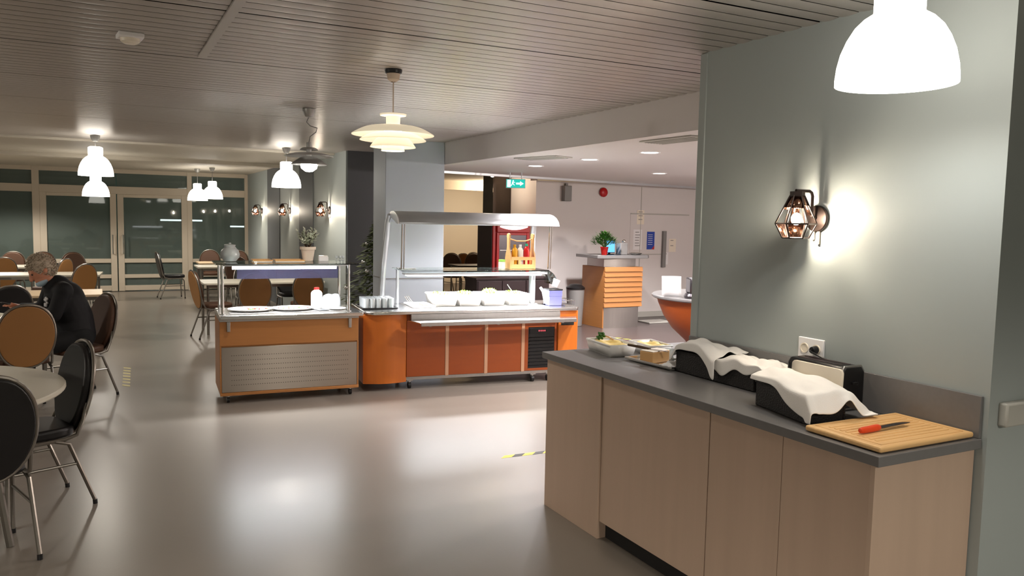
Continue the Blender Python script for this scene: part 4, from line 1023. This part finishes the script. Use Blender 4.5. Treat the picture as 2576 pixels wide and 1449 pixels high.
def chair(x, y, deg, kind, label, group='banquet chairs'):
    if CH[kind] is None:
        CH[kind] = make_chair('blackv' if kind == 'black' else 'brownv', 'blackv' if kind == 'black' else 'tanv', label); o = CH[kind]
    else: o = copy_tree(CH[kind])
    o.location = (x, y, 0); o.rotation_euler = (0, 0, math.radians(deg)); o['label'] = label; o['group'] = group
    return o
chair(-.36, 5.22, 112, 'black', 'black oval-back chair at the right side of the near round table')
chair(-.56, 4.56, 18, 'black', 'black oval-back chair nearest the camera, cut by the left edge')
chair(-.19, 8.25, 118, 'brown', 'brown chair with the seated person on it')
chair(-.60, 7.78, 14, 'brown', 'tan-backed chair seen from behind, in front of the seated person')
chair(-.92, 9.72, 25, 'black', 'black oval-back chair left of the seated person')
chair(-1.75, 12.9, 10, 'brown', 'tan-backed chair at the left edge above the black chair')
# row under the left windows
for x, y, d, lb in ((-2.0, 16.95, 172, 'brown chair under the far left window, leftmost of the group'), (-1.45, 17.05, 172, 'brown chair under the far left window, second of the group'),
                (-1.48, 15.5, 20, 'tan-backed chair left of the head of the seated person'), (-.90, 16.95, 186, 'brown chair behind the head of the seated person, under the window post'),
                (-.36, 16.8, 195, 'brown chair right of the window post at the long table'), (-.72, 14.9, 60, 'brown chair with a chrome rim behind the seated shoulder'),
                (-.36, 13.4, 40, 'brown chair between the two far left tables')):
    chair(x, y, d, 'brown', lb, 'chairs around the far left tables')
# behind the trolley
chair(1.87, 11.25, -4, 'brown', 'tan-backed chair seen under the trolley shelf, left one')
chair(2.62, 11.42, -4, 'brown', 'tan-backed chair seen under the trolley shelf, right one')
chair(1.40, 11.62, -80, 'brown', 'chair standing side-on left of the trolley')
chair(1.30, 17.3, -85, 'black', 'black chair side-on before the glass doors')
chair(2.10, 17.9, 175, 'brown', 'brown chair against the windows, left of the glass jar')
chair(2.62, 17.6, 170, 'brown', 'brown chair against the windows, right of the glass jar')
chair(2.25, 14.9, 185, 'brown', 'brown chair at the table behind the trolley')
chair(2.1, 12.95, 178, 'black', 'black chair on the far side of the table behind the trolley, left')
chair(2.75, 12.95, 182, 'black', 'black chair on the far side of the table behind the trolley, right')
# hall behind
for i, (x, y, d, kd, lb) in enumerate(((6.95, 16.2, 160, 'brown', 'brown chair in the hall behind, nearest the pillar'), (7.25, 16.75, 15, 'brown', 'tan-backed chair in the hall behind, second from the pillar'), (7.50, 16.1, 170, 'brown', 'brown chair in the hall behind, third from the pillar'),
                             (7.80, 16.6, 185, 'brown', 'brown chair in the hall behind, fourth from the pillar'), (8.08, 16.2, 170, 'black', 'black chair in the hall behind, nearest the mirrored column'))):
    chair(x, y, d, kd, lb, 'chairs in the hall behind')
# tables
def table(x, y, deg, L, Wd, label, top='tabletop', round_=0, group='dining tables', zt=.735):
    t = thing('dining_table', label, 'table', (x, y, 0), math.radians(deg), group)
    if round_:
        MB().lathe([(0, zt-.03), (round_-.006, zt-.03), (round_, zt-.022), (round_, zt-.006), (round_-.006, zt), (0, zt)], n=64).build('table_top', top, t)
        for k in range(4):
            a = PI/4+PI/2*k+.12; c_, s_ = math.cos(a), math.sin(a)
            MB().tube([(c_*(round_-.22), s_*(round_-.22), zt-.03), (c_*(round_-.09), s_*(round_-.09), 0)], .02).build('leg', 'tube', t)
        MB().lathe([(round_-.24, zt-.07), (round_-.21, zt-.07), (round_-.21, zt-.03), (round_-.24, zt-.03)], n=48, close=True).build('apron_ring', 'tube', t)
    else:
        MB().bx((-L/2, -Wd/2, zt-.028), (L/2, Wd/2, zt)).build('table_top', top, t, bevel=.004)
        for sx in (-1, 1):
            for sy in (-1, 1): MB().cyl((sx*(L/2-.06), sy*(Wd/2-.06), 0), (sx*(L/2-.06), sy*(Wd/2-.06), zt-.028), .018).build('leg', 'tube', t)
        for q in (-1, 1): MB().bx((-L/2+.06, q*(Wd/2-.06)-.01, zt-.07), (L/2-.06, q*(Wd/2-.06)+.01, zt-.028)).build('apron', 'tube', t)
    return t
table(-1.03, 5.09, 0, 0, 0, 'round off-white table at the left with two black chairs', round_=.85)
table(-1.33, 8.45, 10, 0, 0, 'round table in front of the seated person', round_=.62)
table(-.62, 10.85, 0, 1.3, .75, 'beige rectangular table behind the seated person', 'tabletopb')
table(-.72, 14.2, -4, 1.5, .75, 'white table level with the head of the seated person')
table(-1.6, 16.2, 0, 1.8, .75, 'white table under the far left window')
table(2.14, 12.15, 0, 1.7, .75, 'pale rectangular table seen through the trolley shelf')
table(2.1, 15.8, 0, 1.0, .75, 'pale table beyond the first, left of the trolley')
table(2.25, 17.0, 0, 1.0, .7, 'wooden table against the windows, left of the trolley', 'tabletopb')
table(7.45, 15.4, -5, 1.6, .7, 'dark table in the hall behind', 'maroon')

# ================================================================== SEATED PERSON
def caps(bm_, a, b, ra, rb):
    a, b = Vector(a), Vector(b)
    bm_.cyl(a, b, ra, rb, n=20); bm_.ball(a, ra, n=10); bm_.ball(b, rb, n=10)
P = thing('person', 'person in black jacket seated at the left, head bent over a phone', 'person', (0, 0, 0))
Fv = Vector((-.95, -.31, 0)); Lv = Vector((.31, -.95, 0)); Z = Vector((0, 0, 1))
hip = Vector((-.20, 8.20, .56)); waist = Vector((-.215, 8.19, .74)); chest = Vector((-.285, 8.16, .92)); shc = Vector((-.335, 8.145, 1.02))
neck = Vector((-.385, 8.13, 1.085)); head = Vector((-.455, 8.11, 1.185))
shL, shR = shc+Lv*.175-Z*.015, shc-Lv*.175-Z*.015
elL, elR = Vector((-.36, 7.97, .79)), Vector((-.47, 8.38, .80))
haL, haR = Vector((-.595, 8.12, .815)), Vector((-.64, 8.27, .84))
knL, knR = hip+Fv*.42+Lv*.10-Z*.055, hip+Fv*.42-Lv*.10-Z*.055
anL, anR = knL+Fv*.02-Z*.42, knR+Fv*.02-Z*.42
VX = dict(mode='VOXEL', voxel_size=.0065, use_smooth_shade=True)
b = MB()
caps(b, hip, waist, .135, .125); caps(b, waist, chest, .125, .135); caps(b, chest, shc, .135, .10); caps(b, shL, shR, .062, .062)
caps(b, shc, neck, .07, .052); caps(b, neck, head-Z*.04, .052, .055)
tilt = Matrix.Rotation(math.atan2(Fv.y, Fv.x), 4, 'Z') @ Matrix.Rotation(math.radians(38), 4, 'Y')
def hp(x, y, z): return head+(tilt @ Vector((x, y, z)))
b.ball(head, .1, (1.0, .78, 1.12), n=16, rot=tilt)
b.ball(hp(.045, 0, -.065), .062, (1, .9, 1), n=10)         # jaw
caps(b, hp(.098, 0, .015), hp(.120, 0, -.025), .010, .016)  # nose
for s in (-1, 1):
    b.ball(hp(.080, s*.034, .030), .020, (.6, 1.2, .7), n=8); b.ball(hp(-.005, s*.080, -.01), .028, (.7, .35, 1.1), n=8)  # brow, ear
b.ball(hp(.098, 0, -.062), .018, (.6, 1.5, .5), n=8)        # lips
for sh_, el, ha in ((shL, elL, haL), (shR, elR, haR)):
    caps(b, sh_, el, .052, .043); caps(b, el, ha, .042, .027)
    d = (ha-el).normalized(); side = d.cross(Z).normalized()
    pm = ha+d*.045; b.ball(pm, .042, (1, 1, .5), n=10); caps(b, ha, pm, .026, .030)
    for k in range(4):
        f0 = pm+d*.030+side*(-.030+.020*k); L_ = (.034, .040, .038, .030)[k]
        f1 = f0+d*L_+Z*.006; f2 = f1+d*L_*.55-Z*.012+side*.004
        caps(b, f0, f1, .0095, .0088); caps(b, f1, f2, .0088, .0078)
    th0 = ha+d*.02+side*(-.036); th1 = th0+d*.040+side*(-.014)+Z*.018; caps(b, th0, th1, .0115, .0105); caps(b, th1, th1+d*.03+Z*.008+side*.008, .0105, .009)
for kn, an in ((knL, anL), (knR, anR)):
    s_ = Lv*(.09 if kn is knL else -.09)
    caps(b, hip+s_, kn, .085, .062); caps(b, kn, an, .058, .040); caps(b, an-Z*.03, an+Fv*.15-Z*.055, .04, .032)
b.build('body', 'skin', P, smooth=180, mods=[('REMESH', VX), ('SMOOTH', dict(factor=.5, iterations=3))])
j = MB()
caps(j, hip+Z*.02, waist, .165, .16); caps(j, waist, chest, .16, .165); caps(j, chest, shc, .165, .115); caps(j, shL, shR, .078, .078); caps(j, shc, shc+(neck-shc)*.7, .08, .066)
for sh_, el, ha in ((shL, elL, haL), (shR, elR, haR)): caps(j, sh_, el, .072, .060); caps(j, el, el+(ha-el)*.88, .060, .042)
j.build('jacket', 'jacket', P, smooth=180, mods=[('REMESH', dict(mode='VOXEL', voxel_size=.012, use_smooth_shade=True)), ('SMOOTH', dict(factor=.5, iterations=4))])
j = MB()
for kn, an, s_ in ((knL, anL, 1), (knR, anR, -1)): caps(j, hip+Lv*.09*s_, kn, .105, .078); caps(j, kn, an+Z*.02, .074, .058)
caps(j, hip+Lv*.08, hip-Lv*.08, .125, .125)
j.build('trousers', 'trousers', P, smooth=180, mods=[('REMESH', dict(mode='VOXEL', voxel_size=.012, use_smooth_shade=True)), ('SMOOTH', dict(factor=.5, iterations=3))])
for an in (anL, anR):
    j = MB(); caps(j, an-Z*.025, an+Fv*.17-Z*.057, .052, .040); j.build('shoe', 'black', P, smooth=180, mods=[('REMESH', dict(mode='VOXEL', voxel_size=.010, use_smooth_shade=True))])
h = MB(); h.ball(head+(tilt @ Vector((-.016, 0, .014))), .106, (1.0, .80, 1.12), n=18, rot=tilt)
ho = h.bm
bmesh.ops.bisect_plane(ho, geom=ho.verts[:]+ho.edges[:]+ho.faces[:], plane_co=hp(.052, 0, .03), plane_no=tilt.to_3x3() @ Vector((.85, 0, -.55)), clear_outer=True)
for v in ho.verts: v.co += Vector((random.uniform(-1, 1), random.uniform(-1, 1), random.uniform(-1, 1)))*.003
hc_ = head+(tilt @ Vector((-.016, 0, .014)))
for v in [v for v in ho.verts[:] if random.random() < .9]:
    for q in range(2):
        nrm = (v.co-hc_).normalized(); d = (nrm*.55+Vector((random.uniform(-1, 1), random.uniform(-1, 1), random.uniform(-1, .6)))*.75).normalized()*.021
        e = d.cross(nrm).normalized()*.006; p = v.co-nrm*.002
        h.quad(p-e, p+e, p+d+e*.3, p+d-e*.3)
h.build('hair', 'hair', P, smooth=180, mods=[('SOLIDIFY', dict(thickness=.003))])
k_ = MB(); k_.ball(hp(.058, 0, -.088), .062, (1, .95, .62), n=12, rot=tilt); k_.build('face_mask', 'mask', P, smooth=180)
k_ = MB()
for i in range(10): k_.ball(chest+Fv*.160+Lv*(.05+.035*math.sin(i*2.1))+Z*(-.02+.035*math.cos(i*1.7)), .012, n=5)
k_.build('chest_emblem', 'paper', P)
for s in (-1, 1): MB().ball(hp(.088, s*.033, .016), .009, n=8).build('eye', 'black', P, smooth=180)
t = thing('mobile_phone', 'phone held in front of the seated person', 'phone', (-.705, 8.235, .872), .3)
o = MB().bx((-.075, -.037, -.004), (.075, .037, .004)).build('phone_body', 'black', t, bevel=.003); o.rotation_euler = (0, .25, 0)
o = MB().bx((-.068, -.032, .0042), (.068, .032, .0048)).build('phone_screen', 'blade', t); o.rotation_euler = (0, .25, 0)
